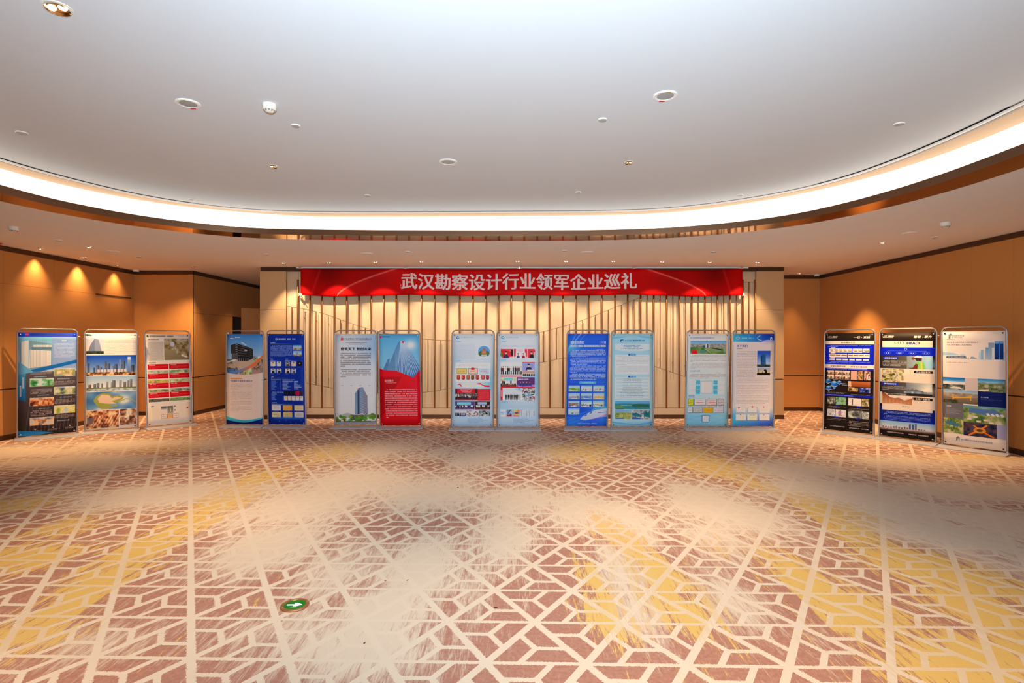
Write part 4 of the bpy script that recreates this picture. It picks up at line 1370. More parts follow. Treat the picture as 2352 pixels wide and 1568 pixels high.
def art_black_building():
    c = new((222, 204, 190))
    c.rect(0, 0, 1, .46, (52, 124, 200), (206, 214, 216))
    c.ell(.13, .034, .02, .007, (226, 92, 70))
    c.rect(.085, .047, .18, .054, (220, 226, 232))
    c.ell(.245, .04, .022, .006, (225, 232, 240))
    c.lines(.275, .034, .38, .046, 1, (225, 232, 240), .9, 2, .9, 1, False)
    # ground
    c.poly([(0, .30), (.3, .29), (1, .28), (1, .46), (0, .46)], (176, 160, 140), (160, 146, 128))
    c.pic_noise(.0, .28, .16, .335, [(50, 60, 44), (110, 110, 96), (150, 140, 124)], 2, 6)
    c.pic_noise(.74, .25, 1, .30, [(66, 80, 50), (150, 146, 130), (180, 176, 160)], 3, 6)
    # dark building
    c.poly([(.11, .125), (.27, .105), (.30, .11), (.30, .215), (.11, .22)], (48, 50, 52))
    c.poly([(.135, .22), (.30, .215), (.30, .285), (.135, .28)], (78, 80, 80))
    c.poly([(.30, .11), (.58, .145), (.73, .17), (.735, .27), (.58, .30), (.30, .31)], (34, 35, 38))
    c.poly([(.38, .095), (.41, .088), (.55, .122), (.52, .13)], (190, 196, 206))
    for k in range(5):
        v = .128 + k * .027
        c.stroke([(.30, v), (.57, v + .026 - k * .004)], .008, (150, 150, 146), .75)
        c.stroke([(.24, .123 + k * .025), (.30, .120 + k * .025)], .01, (190, 186, 176), .8)
        c.stroke([(.6, .162 + k * .023), (.72, .178 + k * .02)], .007, (120, 120, 120), .7)
    c.stroke([(.48, .18), (.56, .187)], .02, (225, 225, 220))
    for k in range(5):
        c.rect(.33 + k * .06, .27, .36 + k * .06, .303, (96, 104, 108))
    c.poly([(0, .305), (.26, .28), (.24, .296), (0, .322)], (206, 206, 198))
    c.ell(.06, .385, .05, .014, (70, 76, 46))
    c.ell(.26, .384, .035, .010, (70, 70, 40))
    # lower strip of small pictures under an orange swoosh
    sw = lambda u: .425 - .02 * u - .155 * u ** 2.6
    for (a, b, cols) in ((0, .24, [(44, 60, 80), (90, 110, 130), (60, 110, 180)]), (.24, .46, [(84, 70, 60), (170, 150, 134), (206, 196, 186)]), (.46, .71, [(110, 120, 60), (170, 176, 100), (206, 220, 200)]), (.71, 1, [(90, 66, 56), (180, 140, 116), (110, 120, 150)])):
        us = np.linspace(a, b, 8)
        c.pic_noise(a, .30 if a > .6 else .38, b, .46, cols, int(a * 100), 4)
    up_pts = [(u, sw(u)) for u in np.linspace(0, 1, 24)]
    c.poly(up_pts + [(1, .28), (.9, .27), (.5, .36), (0, .30)], (172, 158, 140), al=0)
    band = [(u, sw(u) - .005 - .018 * u) for u in np.linspace(0, 1, 24)] + [(u, sw(u) + .012 + .018 * u * (1 - u) * 2) for u in np.linspace(1, 0, 24)]
    # everything above the swoosh stays building/ground
    X, Y = np.meshgrid((np.arange(CW) + .5) / CW, (np.arange(CH) + .5) / CH)
    above = (Y < sw(X)) & (Y > .30) & (X > .3)
    c.a[above] = np.array((176, 162, 142)) / 255.0
    sky = (Y < sw(X)) & (Y > .25) & (X > .86)
    c.a[sky] = np.array((196, 206, 210)) / 255.0
    r = c.mask(band)
    x0, y0, x1, y1, ins = r
    t = np.linspace(x0 / CW, x1 / CW, x1 - x0)
    colr = pal(t, [(60, 120, 190), (90, 130, 190), (226, 116, 76), (246, 126, 50)])
    sub = c.a[y0:y1, x0:x1]
    c.a[y0:y1, x0:x1] = np.where(ins[..., None], colr[None] * np.ones((y1 - y0, 1, 1)), sub)
    # pale lower half with a sagging edge
    low = Y > .432 + .025 * np.sin(np.clip(X, 0, 1) * math.pi * .95) - .008 * X
    c.a[low] = np.array((224, 208, 196)) / 255.0
    c.rect(.10, .49, .42, .503, (236, 150, 62))
    c.text('中冶南方工程技术有限公司', .10, .523, .021, (40, 38, 104), 2, width=.60)
    for k, (v0, v1, n) in enumerate(((.553, .62, 5), (.63, .735, 8), (.745, .80, 4), (.805, .86, 4))):
        c.lines(.10, v0, .70, v1, n, (140, 122, 112), .7, k, .5, .4)
    c.lines(.78, .845, .93, .865, 2, (196, 180, 168), .6, 5, .5, 1, False)
    for k, (f0, col1, col2) in enumerate((((.915, .957, .925), (70, 190, 206), (40, 170, 200)), ((.955, .985, .94), (12, 30, 96), (16, 26, 110)), ((.968, .995, .955), (10, 60, 180), (8, 20, 110)))):
        a, b, d = f0
        pts = [(u, a + (b - a) * math.sin(min(u * 2, 1) * math.pi / 2) - (max(0, u - .5) * 2) ** 1.5 * (b - d)) for u in np.linspace(0, 1, 20)]
        c.poly(pts + [(1, 1), (0, 1)], col1, col2)
    return c


def art_navy():
    c = new((12, 44, 150))
    c.rect(0, 0, 1, 1, (14, 50, 158), (8, 40, 140))
    c.ell(.25, .057, .034, .010, (225, 230, 240))
    c.ell(.25, .057, .022, .005, (30, 60, 150))
    c.lines(.30, .05, .77, .065, 1, (235, 240, 248), .95, 3, .9, 1, False)
    c.text('企业简介', .08, .097, .013, (245, 248, 252), 2, width=.14)
    c.text('院士', .08, .28, .012, (245, 248, 252), 2, width=.07)
    c.text('大师', .48, .28, .012, (245, 248, 252), 2, width=.07)
    c.text('资质', .09, .475, .012, (245, 248, 252), 2, width=.07)
    c.text('科技平台', .09, .762, .012, (245, 248, 252), 2, width=.15)
    for u, v, w in ((.08, .108, .7), (.08, .292, .25), (.48, .292, .36), (.09, .487, .66), (.09, .775, .65)):
        for k in range(20):
            c.rect(u + w * k / 20, v, u + w * (k + 1) / 20, v + .006, (190, 206, 196), al=.8 * (1 - k / 20))
    c.lines(.08, .125, .68, .25, 11, (150, 170, 225), .85, 4, .72, .7)
    c.pic_land(.70, .123, .93, .176, 5, ((60, 140, 205), (210, 225, 232)), ((70, 80, 60), (150, 140, 110), (200, 190, 170)), .6)
    c.pic_land(.70, .186, .93, .246, 6, ((120, 175, 225), (215, 225, 232)), ((90, 100, 70), (140, 150, 120), (200, 196, 180)), .7)
    c.rect(.77, .20, .85, .232, (130, 156, 178))
    W = [((.08, .307), (230, 220, 190), (240, 240, 240)), ((.245, .307), (190, 205, 220), (236, 238, 240)), ((.48, .307), (130, 134, 130), (70, 76, 76)), ((.645, .307), (215, 190, 160), (236, 230, 225)), ((.81, .307), (20, 22, 36), (18, 20, 28)),
         ((.08, .383), (170, 190, 205), (26, 28, 40)), ((.245, .383), (176, 186, 200), (34, 36, 48)), ((.48, .383), (225, 205, 180), (36, 30, 60)), ((.645, .383), (160, 180, 205), (90, 76, 96))]
    for (u, v), bg, coat in W:
        c.bust(u, v, u + .13, v + .05, bg, coat)
        c.lines(u, v + .054, u + .09, v + .064, 2, (180, 196, 230), .7, 3, .6, 1, False)
    c.lines(.08, .503, .36, .511, 1, (206, 214, 226), .9, 2, .8, 1, False)
    c.lines(.40, .503, .73, .511, 1, (206, 214, 226), .9, 3, .8, 1, False)
    rng = np.random.default_rng(8)
    for k in range(10):
        c.rect(.09, .520 + k * .0105, .09 + rng.uniform(.08, .2), .525 + k * .0105, (96, 130, 210))
        c.rect(.34, .520 + k * .0105, .35, .525 + k * .0105, (96, 130, 210))
        c.rect(.40, .520 + k * .0105, .40 + rng.uniform(.1, .28), .525 + k * .0105, (130 + 60 * (k % 4 == 0), 160 + 40 * (k % 4 == 0), 222))
        if k < 9:
            c.rect(.71, .522 + k * .0105, .71 + rng.uniform(.06, .22), .527 + k * .0105, (130 + 60 * (k % 3 == 0), 160 + 40 * (k % 3 == 0), 222))
    c.lines(.09, .642, .42, .650, 1, (206, 214, 226), .9, 5, .8, 1, False)
    for k in range(8):
        c.rect(.09, .656 + k * .010, .09 + rng.uniform(.08, .2), .661 + k * .010, (96, 130, 210))
    for k, col in enumerate(((20, 22, 26), (18, 20, 24), (16, 18, 24), (206, 14, 34), (70, 34, 44))):
        c.rect(.435 + k * .106, .632, .535 + k * .106, .678, col)
        c.rect(.455 + k * .106, .642, .515 + k * .106, .668, np.array(col) * .8 + 8)
    for k in range(5):
        c.rect(.435 + k * .106, .688, .53 + k * .106, .735, (236, 230, 214))
        c.rect(.455 + k * .106, .70, .51 + k * .106, .706, (150, 120, 90), al=.7)
        if k < 2:
            c.rect(.435 + k * .106, .708, .53 + k * .106, .73, (232, 200, 120), al=.6)
    K = [((206, 206, 214), None), ((236, 176, 80), (206, 80, 30)), ((230, 206, 160), None), ((216, 200, 140), None), ((226, 188, 110), None), ((206, 194, 180), None)]
    for k, (p, tt) in enumerate(K):
        u, v = .09 + .31 * (k % 3), .79 + .075 * (k // 3)
        c.cert(u, v, u + .25, v + .058, p, None, (120, 110, 100), None, title=tt)
        c.lines(u + .05, v + .062, u + .2, v + .068, 1, (170, 190, 226), .8, 4, .8, 1, False)
    c.stroke([(u, .935 + .008 * math.sin(u * 9)) for u in np.linspace(.15, 1, 14)], .006, (60, 150, 226), .5)
    c.glow(.55, .93, .35, .02, (40, 120, 214), .5)
    for u, v in ((.48, .957), (.6, .975), (.9, .957), (.3, .966), (.75, .985)):
        c.ell(u, v, .008, .003, (130, 196, 240))
    return c


def art_white_tower():
    c = new((216, 217, 221))
    c.rect(0, 0, 1, 1, (198, 205, 215), (226, 222, 220))
    c.glow(1.05, .12, .45, .2, (118, 160, 205), .75)
    c.glow(.02, .03, .12, .06, (130, 166, 206), .4)
    c.ell(.155, .058, .038, .0165, (214, 40, 48))
    c.rect(.117, .0565, .193, .0595, (226, 220, 220))
    c.rect(.150, .042, .160, .074, (226, 220, 220))
    c.text('中信建筑设计研究总院有限公司', .205, .056, .020, (66, 60, 66), 1, width=.69)
    c.rect(.205, .070, .89, .0725, (150, 146, 150))
    c.lines(.25, .090, .78, .103, 1, (96, 92, 96), .8, 3, .75, 1, False)
    c.lines(.33, .107, .70, .120, 1, (96, 92, 96), .8, 4, .75, 1, False)
    c.text('信筑天下 智创未来', .12, .166, .035, (16, 14, 18), 4, width=.765)
    c.lines(.12, .207, .885, .365, 8, (92, 80, 80), .8, 5, .62, .15, False)
    c.lines(.12, .382, .885, .48, 5, (92, 80, 80), .8, 6, .62, .18, False)
    for u in (.125, .35, .575, .80):
        c.rect(u + .01, .567, u + .075, .572, (120, 112, 112), al=.8)
    # tower
    c.poly([(.48, .655), (.60, .59), (.685, .585), (.685, .875), (.48, .885)], (120, 140, 170), (140, 156, 180))
    c.poly([(.545, .61), (.595, .593), (.595, .88), (.545, .885)], (52, 72, 106))
    c.poly([(.605, .605), (.685, .585), (.685, .875), (.605, .88)], (116, 150, 176), (150, 160, 180))
    c.poly([(.685, .585), (.79, .69), (.80, .92), (.685, .88)], (158, 156, 172), (150, 146, 162))
    for k in range(15):
        v = .62 + k * .0195
        c.stroke([(.685, v + .002), (.795, v + .068 - k * .003)], .010, (66, 72, 92), .85)
        c.stroke([(.61, v), (.68, v - .010)], .006, (60, 80, 110), .8)
        c.stroke([(.49, v + .045), (.54, v + .03)], .005, (76, 92, 122), .7)
    c.rect(.55, .605, .59, .622, (170, 90, 100))
    c.poly([(.16, .882), (.3, .868), (.46, .895), (.46, .93), (.16, .92)], (170, 166, 160))
    c.rect(.36, .89, .70, .945, (70, 70, 74))
    for k in range(6):
        c.rect(.37 + k * .05, .892, .385 + k * .05, .94, (176, 170, 164))
    rng = np.random.default_rng(5)
    for k in range(46):
        u = rng.choice([rng.uniform(0, .4), rng.uniform(.5, .76), rng.uniform(.84, 1)])
        v = .905 + rng.uniform(0, .055) - (.02 if u > .84 else 0)
        c.ell(u, v, rng.uniform(.03, .07), rng.uniform(.010, .02), (60 + rng.integers(60), 104 + rng.integers(60), 30 + rng.integers(30)), .85)
    c.rect(0, .958, 1, .972, (84, 100, 56), (120, 120, 110))
    c.rect(0, .97, 1, 1, (150, 146, 150), (176, 172, 174))
    c.ell(.21, .948, .03, .012, (150, 40, 30))
    for u in (.16, .9, .96):
        c.ell(u, .955, .035, .008, (216, 216, 218))
    return c


def art_red_tower():
    c = new((206, 12, 26))
    c.rect(0, 0, 1, .5, (80, 156, 204), (150, 206, 228))
    c.poly([(0, .0), (1, .0), (1, .02), (0, .02)], (70, 140, 190), al=.4)
    c.poly([(.08, .40), (.20, .28), (.265, .27), (.20, .40)], (76, 120, 170))
    c.poly([(.17, .40), (.47, .10), (.535, .075), (.46, .415)], (78, 124, 170), (120, 166, 200))
    c.poly([(.17, .40), (.38, .19), (.40, .41)], (70, 110, 150), al=.5)
    c.poly([(.535, .075), (.64, .09), (.985, .345), (.99, .40), (.84, .485), (.42, .41)], (150, 186, 216), (60, 110, 170))
    for k in range(14):
        t = k / 13
        a = (.545 + .10 * t, .078 + .02 * t)
        b = (.45 + .54 * t, .415 + .07 * math.sin(t * math.pi) - .03 * t)
        c.stroke([a, b], .014, (214, 228, 240), .55)
        c.stroke([(a[0] + .012, a[1] + .01), (b[0] + .02, b[1])], .009, (40, 84, 146), .6)
    c.glow(.78, .125, .13, .05, (250, 240, 232), .95)
    c.ell(.595, .092, .03, .010, (190, 24, 36))
    c.poly([(0, .375), (.1, .397), (.42, .405), (.84, .48), (1, .395), (1, 1), (0, 1)], (216, 10, 26), (200, 6, 20))
    c.poly([(0, .40), (.42, .405), (.55, .47), (0, .47)], (226, 14, 40), al=.5)
    c.poly([(0, .47), (.55, .47), (.3, .65), (.5, .72), (0, .90)], (150, 4, 14), al=.55)
    c.poly([(.84, .48), (1, .40), (1, .85), (.62, .6)], (236, 12, 44), al=.7)
    c.poly([(.3, .65), (.62, .6), (.2, .82), (0, .92)], (170, 4, 14), al=.4)
    c.ell(.045, .037, .026, .012, (214, 36, 46))
    c.lines(.085, .028, .285, .040, 1, (20, 70, 100), .9, 3, .85, 1, False)
    c.text('公司简介', .12, .512, .024, (252, 240, 238), 3, width=.225)
    c.text('Company Profile', .155, .537, .014, (250, 230, 228), 1, width=.255)
    c.lines(.12, .598, .93, .925, 14, (250, 222, 220), .9, 7, .45, .11)
    return c


def art_assoc(kind):
    c = new((206, 221, 234))
    c.rect(0, 0, 1, .5, (214, 226, 238), (222, 228, 234))
    c.rect(0, .5, 1, 1, (222, 228, 234), (188, 214, 236))
    c.glow(.98, .52, .25, .16, (120, 196, 234), .75)
    c.glow(.0, .28, .22, .14, (176, 206, 236), .6)
    c.glow(.0, .72, .3, .12, (140, 200, 236), .55)
    c.glow(.5, .1, .5, .08, (232, 236, 240), .6)
    c.poly([(.085, .035), (.125, .025), (.16, .035), (.16, .052), (.125, .062), (.085, .052)], (30, 120, 170))
    c.poly([(.125, .025), (.16, .035), (.16, .052), (.14, .05)], (40, 170, 150))
    c.ell(.125, .043, .018, .007, (230, 240, 244))
    c.text('武汉勘察设计协会', .20, .041, .0125, (120, 130, 142), 1, width=.31)
    c.lines(.20, .055, .51, .060, 1, (166, 176, 188), .7, 3, .7, 1, False)
    HC = (84, 140, 206)
    red = (222, 30, 44)
    if kind == 0:
        c.text('协会概况', .085, .086, .0125, HC, 1, width=.12)
        c.lines(.07, .108, .56, .27, 12, (128, 140, 160), .7, 5, .4, 1.0)
        c.ell(.77, .19, .165, .068, (236, 240, 244))
        c.ell(.77, .19, .145, .058, (84, 150, 212))
        c.ell(.72, .215, .09, .030, (60, 100, 56))
        c.ell(.83, .215, .08, .028, (70, 112, 62))
        for k in range(4):
            w = .05 + .010 * k
            v = .165 + k * .015
            c.poly([(.77 - w, v + .008), (.77 - w * .7, v), (.77 + w * .7, v), (.77 + w, v + .008)], (176, 96, 66))
            c.rect(.77 - w * .7, v + .008, .77 + w * .7, v + .015, (196, 136, 104))
        c.poly([(.75, .165), (.77, .152), (.79, .165)], (166, 90, 60))
        c.rect(.70, .228, .84, .242, (196, 190, 176))
        c.text('协会荣誉', .085, .293, .0125, HC, 1, width=.12)
        c.rect(.07, .315, .93, .52, (240, 240, 236), al=.85)
        c.lines(.10, .325, .90, .363, 3, (150, 150, 152), .7, 8, .42, 1.0)
        c.cert(.105, .372, .35, .434, (240, 214, 120), (130, 100, 40), (180, 90, 30), title=(200, 60, 30), t=.008)
        c.cert(.38, .372, .62, .436, (236, 222, 196), (140, 60, 54), (170, 60, 40), (206, 40, 40), title=(200, 50, 40), t=.012)
        c.cert(.65, .374, .905, .436, (206, 222, 240), None, (60, 90, 130), title=(226, 80, 80))
        for k, u in enumerate((.105, .225, .345, .455, .575, .71, .82)):
            col = ((176, 24, 34), (190, 34, 44), (150, 70, 40), (110, 60, 44), (160, 30, 50), (186, 40, 50), (130, 34, 60))[k]
            c.poly([(u, .448), (u + .085, .448), (u + .085, .49), (u + .042, .498), (u, .49)], col)
            c.rect(u + .02, .455, u + .028, .485, (230, 180, 120), al=.8)
            c.rect(u + .05, .455, u + .058, .485, (230, 180, 120), al=.8)
        c.rect(.24, .537, .78, .577, (240, 238, 230), al=.7)
        c.lines(.31, .545, .70, .556, 1, (226, 206, 160), .9, 4, .8, 1, False)
        c.lines(.42, .561, .58, .571, 1, (226, 206, 160), .9, 5, .8, 1, False)
        c.poly([(.12, .556), (.17, .535), (.205, .545), (.24, .575), (.2, .565), (.175, .55)], red)
        c.poly([(.60, .538), (.68, .531), (.76, .553), (.93, .560), (.91, .575), (.80, .573), (.70, .548), (.6, .541)], red)
        c.pic_crowd(.07, .592, .62, .717, 11, ((60, 30, 34), (70, 36, 40)), 17, .42, ((30, 30, 36), (70, 74, 90), (210, 206, 200), (40, 40, 50)), (170, 24, 30), 2)
        c.rect(.12, .594, .56, .638, (206, 18, 44))
        for k in range(3):
            c.lines(.2 + .02 * k, .598 + k * .013, .5 - .02 * k, .607 + k * .013, 1, (250, 230, 230), .95, k, .85, 1, False)
        c.rect(.62, .595, .935, .72, (226, 30, 46))
        c.lines(.645, .605, .91, .71, 10, (246, 140, 140), .75, 9, .4, .3)
        c.pic_crowd(.07, .730, .55, .815, 13, ((70, 60, 130), (90, 70, 140)), 14, .42, ((226, 226, 230), (200, 200, 210), (40, 40, 60)), (140, 60, 130), 1)
        c.rect(.12, .738, .46, .765, (120, 206, 222))
        c.pic_crowd(.555, .730, .935, .817, 15, ((60, 30, 30), (66, 36, 36)), 11, .38, ((40, 42, 56), (220, 216, 210), (120, 120, 130)), (150, 36, 40), 1)
        c.rect(.63, .738, .85, .762, (170, 190, 222))
        c.pic_crowd(.07, .83, .35, .885, 16, ((206, 200, 196), (196, 186, 180)), 7, .35, ((40, 60, 130), (60, 60, 90)), (60, 60, 120), 1)
        c.pic_noise(.36, .83, .655, .888, [(90, 60, 80), (160, 130, 120), (226, 220, 214), (200, 206, 216)], 18, 7)
        c.pic_noise(.67, .83, .935, .887, [(24, 26, 32), (70, 76, 80), (190, 196, 196), (40, 44, 50)], 19, 6)
        c.poly([(.78, .887), (.8, .85), (.81, .85), (.84, .887)], (206, 196, 180))
    else:
        c.text('规范服务', .085, .088, .0125, HC, 1, width=.12)
        c.lines(.085, .100, .34, .106, 1, (186, 196, 210), .6, 3, .5, 1, False)
        c.lines(.065, .120, .90, .158, 3, (128, 140, 160), .7, 5, .42, .35)
        c.rect(.07, .165, .38, .262, (206, 24, 34))
        c.lines(.2, .172, .34, .195, 2, (250, 226, 224), .95, 2, .7, 1, False)
        c.rect(.32, .175, .38, .235, (34, 20, 24))
        c.ell(.09, .225, .03, .02, (70, 140, 70))
        c.rect(.07, .248, .38, .262, (200, 190, 190))
        c.bust(.11, .18, .29, .262, (206, 24, 34), (34, 46, 84))
        c.rect(.395, .165, .725, .262, (226, 218, 220))
        c.poly([(.395, .165), (.445, .165), (.445, .24), (.41, .25), (.395, .24)], (216, 40, 60))
        c.poly([(.665, .165), (.725, .165), (.725, .25), (.70, .25), (.665, .235)], (216, 40, 60))
        c.lines(.5, .17, .62, .198, 3, (226, 110, 120), .8, 3, .6, 1, False)
        c.bust(.44, .205, .56, .262, (226, 218, 220), (56, 66, 120))
        c.bust(.57, .205, .69, .262, (226, 218, 220), (150, 26, 50))
        c.rect(.735, .165, .91, .262, (206, 50, 66))
        c.bust(.74, .18, .92, .262, (206, 50, 66), (24, 24, 30))
        c.rect(.885, .2, .91, .262, (190, 206, 216))
        c.text('特色活动', .075, .283, .0125, HC, 1, width=.12)
        c.pic_crowd(.065, .307, .60, .45, 21, ((226, 228, 230), (216, 216, 214)), 11, .32, ((30, 30, 36), (60, 64, 80), (36, 36, 44), (130, 40, 44), (206, 196, 186)), (200, 200, 200), 1)
        c.rect(.065, .452, .60, .464, red)
        c.rect(.61, .307, .91, .319, red)
        c.rect(.61, .319, .91, .46, (150, 150, 214))
        c.bust(.64, .315, .88, .40, (150, 150, 214), (28, 38, 80))
        c.rect(.61, .395, .91, .428, (186, 150, 140))
        c.rect(.72, .388, .89, .397, (240, 240, 240))
        c.pic_crowd(.61, .428, .91, .458, 5, ((200, 196, 196), (200, 196, 196)), 6, .1, ((30, 34, 44), (40, 44, 56)), (30, 30, 40), 1)
        c.pic_crowd(.065, .469, .46, .573, 24, ((216, 200, 170), (206, 190, 170)), 10, .28, ((226, 226, 230), (40, 46, 60), (200, 206, 216)), (130, 66, 54), 1)
        c.rect(.15, .472, .37, .505, (120, 196, 196))
        c.poly([(.065, .573), (.1, .548), (.42, .548), (.46, .573)], (126, 56, 44))
        c.rect(.465, .469, .91, .573, (84, 44, 116), (110, 40, 100))
        c.text('勘研共生', .49, .494, .020, (244, 238, 244), 3, width=.27)
        c.pic_noise(.465, .55, .91, .573, [(90, 80, 190), (200, 150, 200)], 3, 5)
        for u in (.56, .63, .71, .79):
            c.bust(u - .045, .498, u + .045, .562, (96, 44, 112), (46, 56, 120))
        c.rect(.065, .573, .91, .583, red)
        c.rect(.065, .583, .115, .717, red)
        c.rect(.078, .607, .098, .68, (250, 214, 214), al=.8)
        c.rect(.12, .586, .60, .717, (206, 216, 222), (232, 234, 236))
        c.poly([(.40, .586), (.60, .586), (.60, .63), (.44, .60)], (180, 190, 200))
        c.poly([(.50, .586), (.56, .586), (.52, .603)], (70, 150, 220))
        c.pic_crowd(.18, .645, .53, .717, 27, ((222, 226, 230), (232, 234, 236)), 12, .1, ((30, 34, 50), (50, 56, 76), (40, 40, 52)), (222, 222, 222), 1)
        c.pic_noise(.61, .586, .91, .645, [(50, 44, 44), (150, 146, 146), (226, 226, 222), (110, 40, 44)], 28, 5)
        c.pic_noise(.61, .65, .91, .717, [(40, 44, 48), (150, 160, 166), (226, 230, 232), (160, 60, 64)], 29, 5)
        c.rect(.70, .66, .84, .673, (120, 170, 226))
        c.text('协会期刊', .085, .734, .0125, HC, 1, width=.12)
        c.lines(.085, .765, .90, .81, 4, (110, 150, 180), .7, 9, .42, .25)
        c.rect(.065, .817, .20, .89, (226, 226, 226))
        c.pic_noise(.07, .838, .2, .872, [(130, 160, 200), (190, 200, 216), (226, 226, 226)], 2, 4)
        c.pic_noise(.215, .817, .345, .89, [(40, 40, 44), (90, 120, 190), (206, 200, 190)], 4, 3)
        c.rect(.215, .872, .345, .892, (140, 40, 44))
        c.pic_noise(.355, .817, .54, .892, [(226, 90, 140), (236, 200, 80), (90, 200, 200), (220, 120, 200)], 6, 2, 2)
        c.ell(.46, .853, .05, .010, (150, 50, 130))
        c.rect(.55, .82, .90, .892, (226, 232, 238), al=.6)
        for u in (.57, .70, .77, .88):
            for k in range(5):
                c.rect(u, .835 + k * .011, u + .02, .841 + k * .011, (96, 80, 96), al=.8)
        c.rect(.55, .820, .60, .828, (190, 60, 80), al=.8)
    for k in range(4):
        c.lines(.38, .915 + k * .0125, (.75, .90, .78, .68)[k], .9235 + k * .0125, 1, (84, 110, 150), .8, 30 + k, .75, 1, False)
    return c


def art_train():
    c = new((22, 70, 205))
    c.rect(0, 0, 1, 1, (36, 92, 220), (24, 74, 206))
    c.glow(.05, .15, .22, .06, (90, 190, 250), .9)
    c.glow(.9, .78, .3, .22, (70, 170, 240), .7)
    c.glow(.15, .97, .35, .06, (60, 150, 235), .7)
    for k, (a, w, al) in enumerate((((0.02, .17, .36, -.02), .03, .6), ((.0, .22, .2, .0), .02, .5), ((.05, .19, .50, -.02), .012, .5))):
        c.stroke([(a[0], a[1]), ((a[0] + a[2]) / 2 - .03, (a[1] + a[3]) / 2 + .015), (a[2], a[3])], w, (130, 210, 250), al)
    c.poly([(0, .0), (.18, 0), (.08, .1), (0, .16)], (30, 100, 226), al=.6)
    c.text('铁四院', .06, .094, .032, (226, 238, 250), 5, width=.335, shear=.12)
    c.lines(.06, .123, .945, .144, 1, (226, 238, 250), .95, 4, 1.0, 1, False)
    c.text('现代交通基础设施高质量发展', .06, .134, .021, (236, 244, 252), 2, width=.88, shear=.1)
    for k in range(5):
        for j in range(3):
            c.ell(.80 + k * .034, .086 + j * .0125, .005 + .0012 * k, .0022 + .0006 * k, (236, 244, 252))
    for v, a, b in ((.166, .08, .9), (.52, .03, .93)):
        c.stroke([(a, v), (b, v + .004)], .004, (110, 170, 240), .8)
    c.stroke([(.94, .175), (.96, .2), (.95, .5), (.9, .523)], .004, (110, 170, 240), .8)
    c.stroke([(.03, .2), (.02, .5), (.05, .52)], .004, (110, 170, 240), .6)
    c.stroke([(.72, .17), (.88, .172)], .008, (180, 220, 250))
    for k, (v0, v1, n, l) in enumerate(((.178, .25, 5, .5), (.255, .338, 6, .5), (.343, .425, 6, .2), (.43, .5, 5, .75))):
        c.lines(.07, v0, .95, v1, n, (240, 246, 252), .95, k, .62, l)
    c.poly([(.31, .514), (.72, .516), (.715, .545), (.305, .543)], (84, 186, 232), (70, 160, 222))
    c.text('十大核心优势', .36, .530, .016, (226, 244, 252), 2, width=.3, shear=.1)
    Q = [((70, 130, 60), (120, 170, 80), (206, 200, 150)), ((90, 96, 120), (206, 206, 206), (150, 150, 170)), ((90, 100, 110), (200, 200, 200), (140, 160, 150)), ((70, 80, 130), (190, 190, 200), (110, 140, 90)),
         ((50, 120, 190), (130, 160, 190), (120, 110, 110)), ((200, 150, 80), (226, 196, 130), (176, 130, 80)), ((70, 110, 160), (120, 100, 100), (200, 206, 206)), ((16, 20, 40), (226, 226, 230), (50, 60, 90)),
         ((60, 76, 80), (200, 206, 200), (150, 146, 90)), ((60, 110, 110), (200, 214, 220), (130, 160, 160))]
    for k in range(10):
        r, q = k // 3, k % 3
        u, v = .045 + q * .305, .56 + r * .083
        c.pic_land(u, v, u + .275, v + .066, 60 + k, ((140, 196, 240), (222, 232, 240)), Q[k], .42, 4)
        c.rect(u + .06, v + .055, u + .21, v + .064, (240, 240, 240), al=.7)
        c.frame(u, v, u + .275, v + .066, (190, 210, 240), .008)
    c.poly([(.43, .765), (.57, .765), (.55, .775), (.45, .775)], (230, 230, 230))
    c.poly([(.13, .755), (.22, .755), (.21, .77), (.14, .77)], (190, 80, 50))
    for k in range(8):
        c.poly([(0, .90 + k * .02), (.7, .82 + k * .012), (1, .79 + k * .01), (1, .796 + k * .01), (.7, .828 + k * .012), (0, .908 + k * .02)], ((90, 170, 240), (60, 130, 230))[k % 2], al=.45)
    for k in range(12):
        h = (.01, .025, .015, .04, .02, .03, .012, .035, .02, .045, .03, .02)[k]
        c.rect(.62 + k * .032, .83 - h - k * .002, .645 + k * .032, .835, (110, 206, 246), al=.7)
    c.poly([(.34, .925), (.40, .895), (.55, .855), (.72, .825), (1, .805), (1, .895), (.8, .905), (.6, .925), (.45, .935)], (232, 238, 248), (190, 200, 232))
    c.poly([(.45, .885), (.52, .868), (.50, .885), (.44, .892)], (30, 60, 140))
    c.poly([(.58, .858), (.64, .846), (.63, .858), (.57, .868)], (30, 60, 140))
    c.stroke([(.78, .855), (1, .845)], .012, (50, 66, 170))
    c.stroke([(.6, .93), (.8, .905), (1, .87)], .012, (190, 80, 170), .8)
    c.stroke([(.45, 1), (.75, .93), (1, .88)], .016, (120, 60, 200), .6)
    c.stroke([(.5, 1), (.7, .96)], .008, (230, 110, 190), .7)
    c.lines(.28, .962, .76, .978, 1, (200, 216, 240), .7, 5, .85, 1, False)
    return c


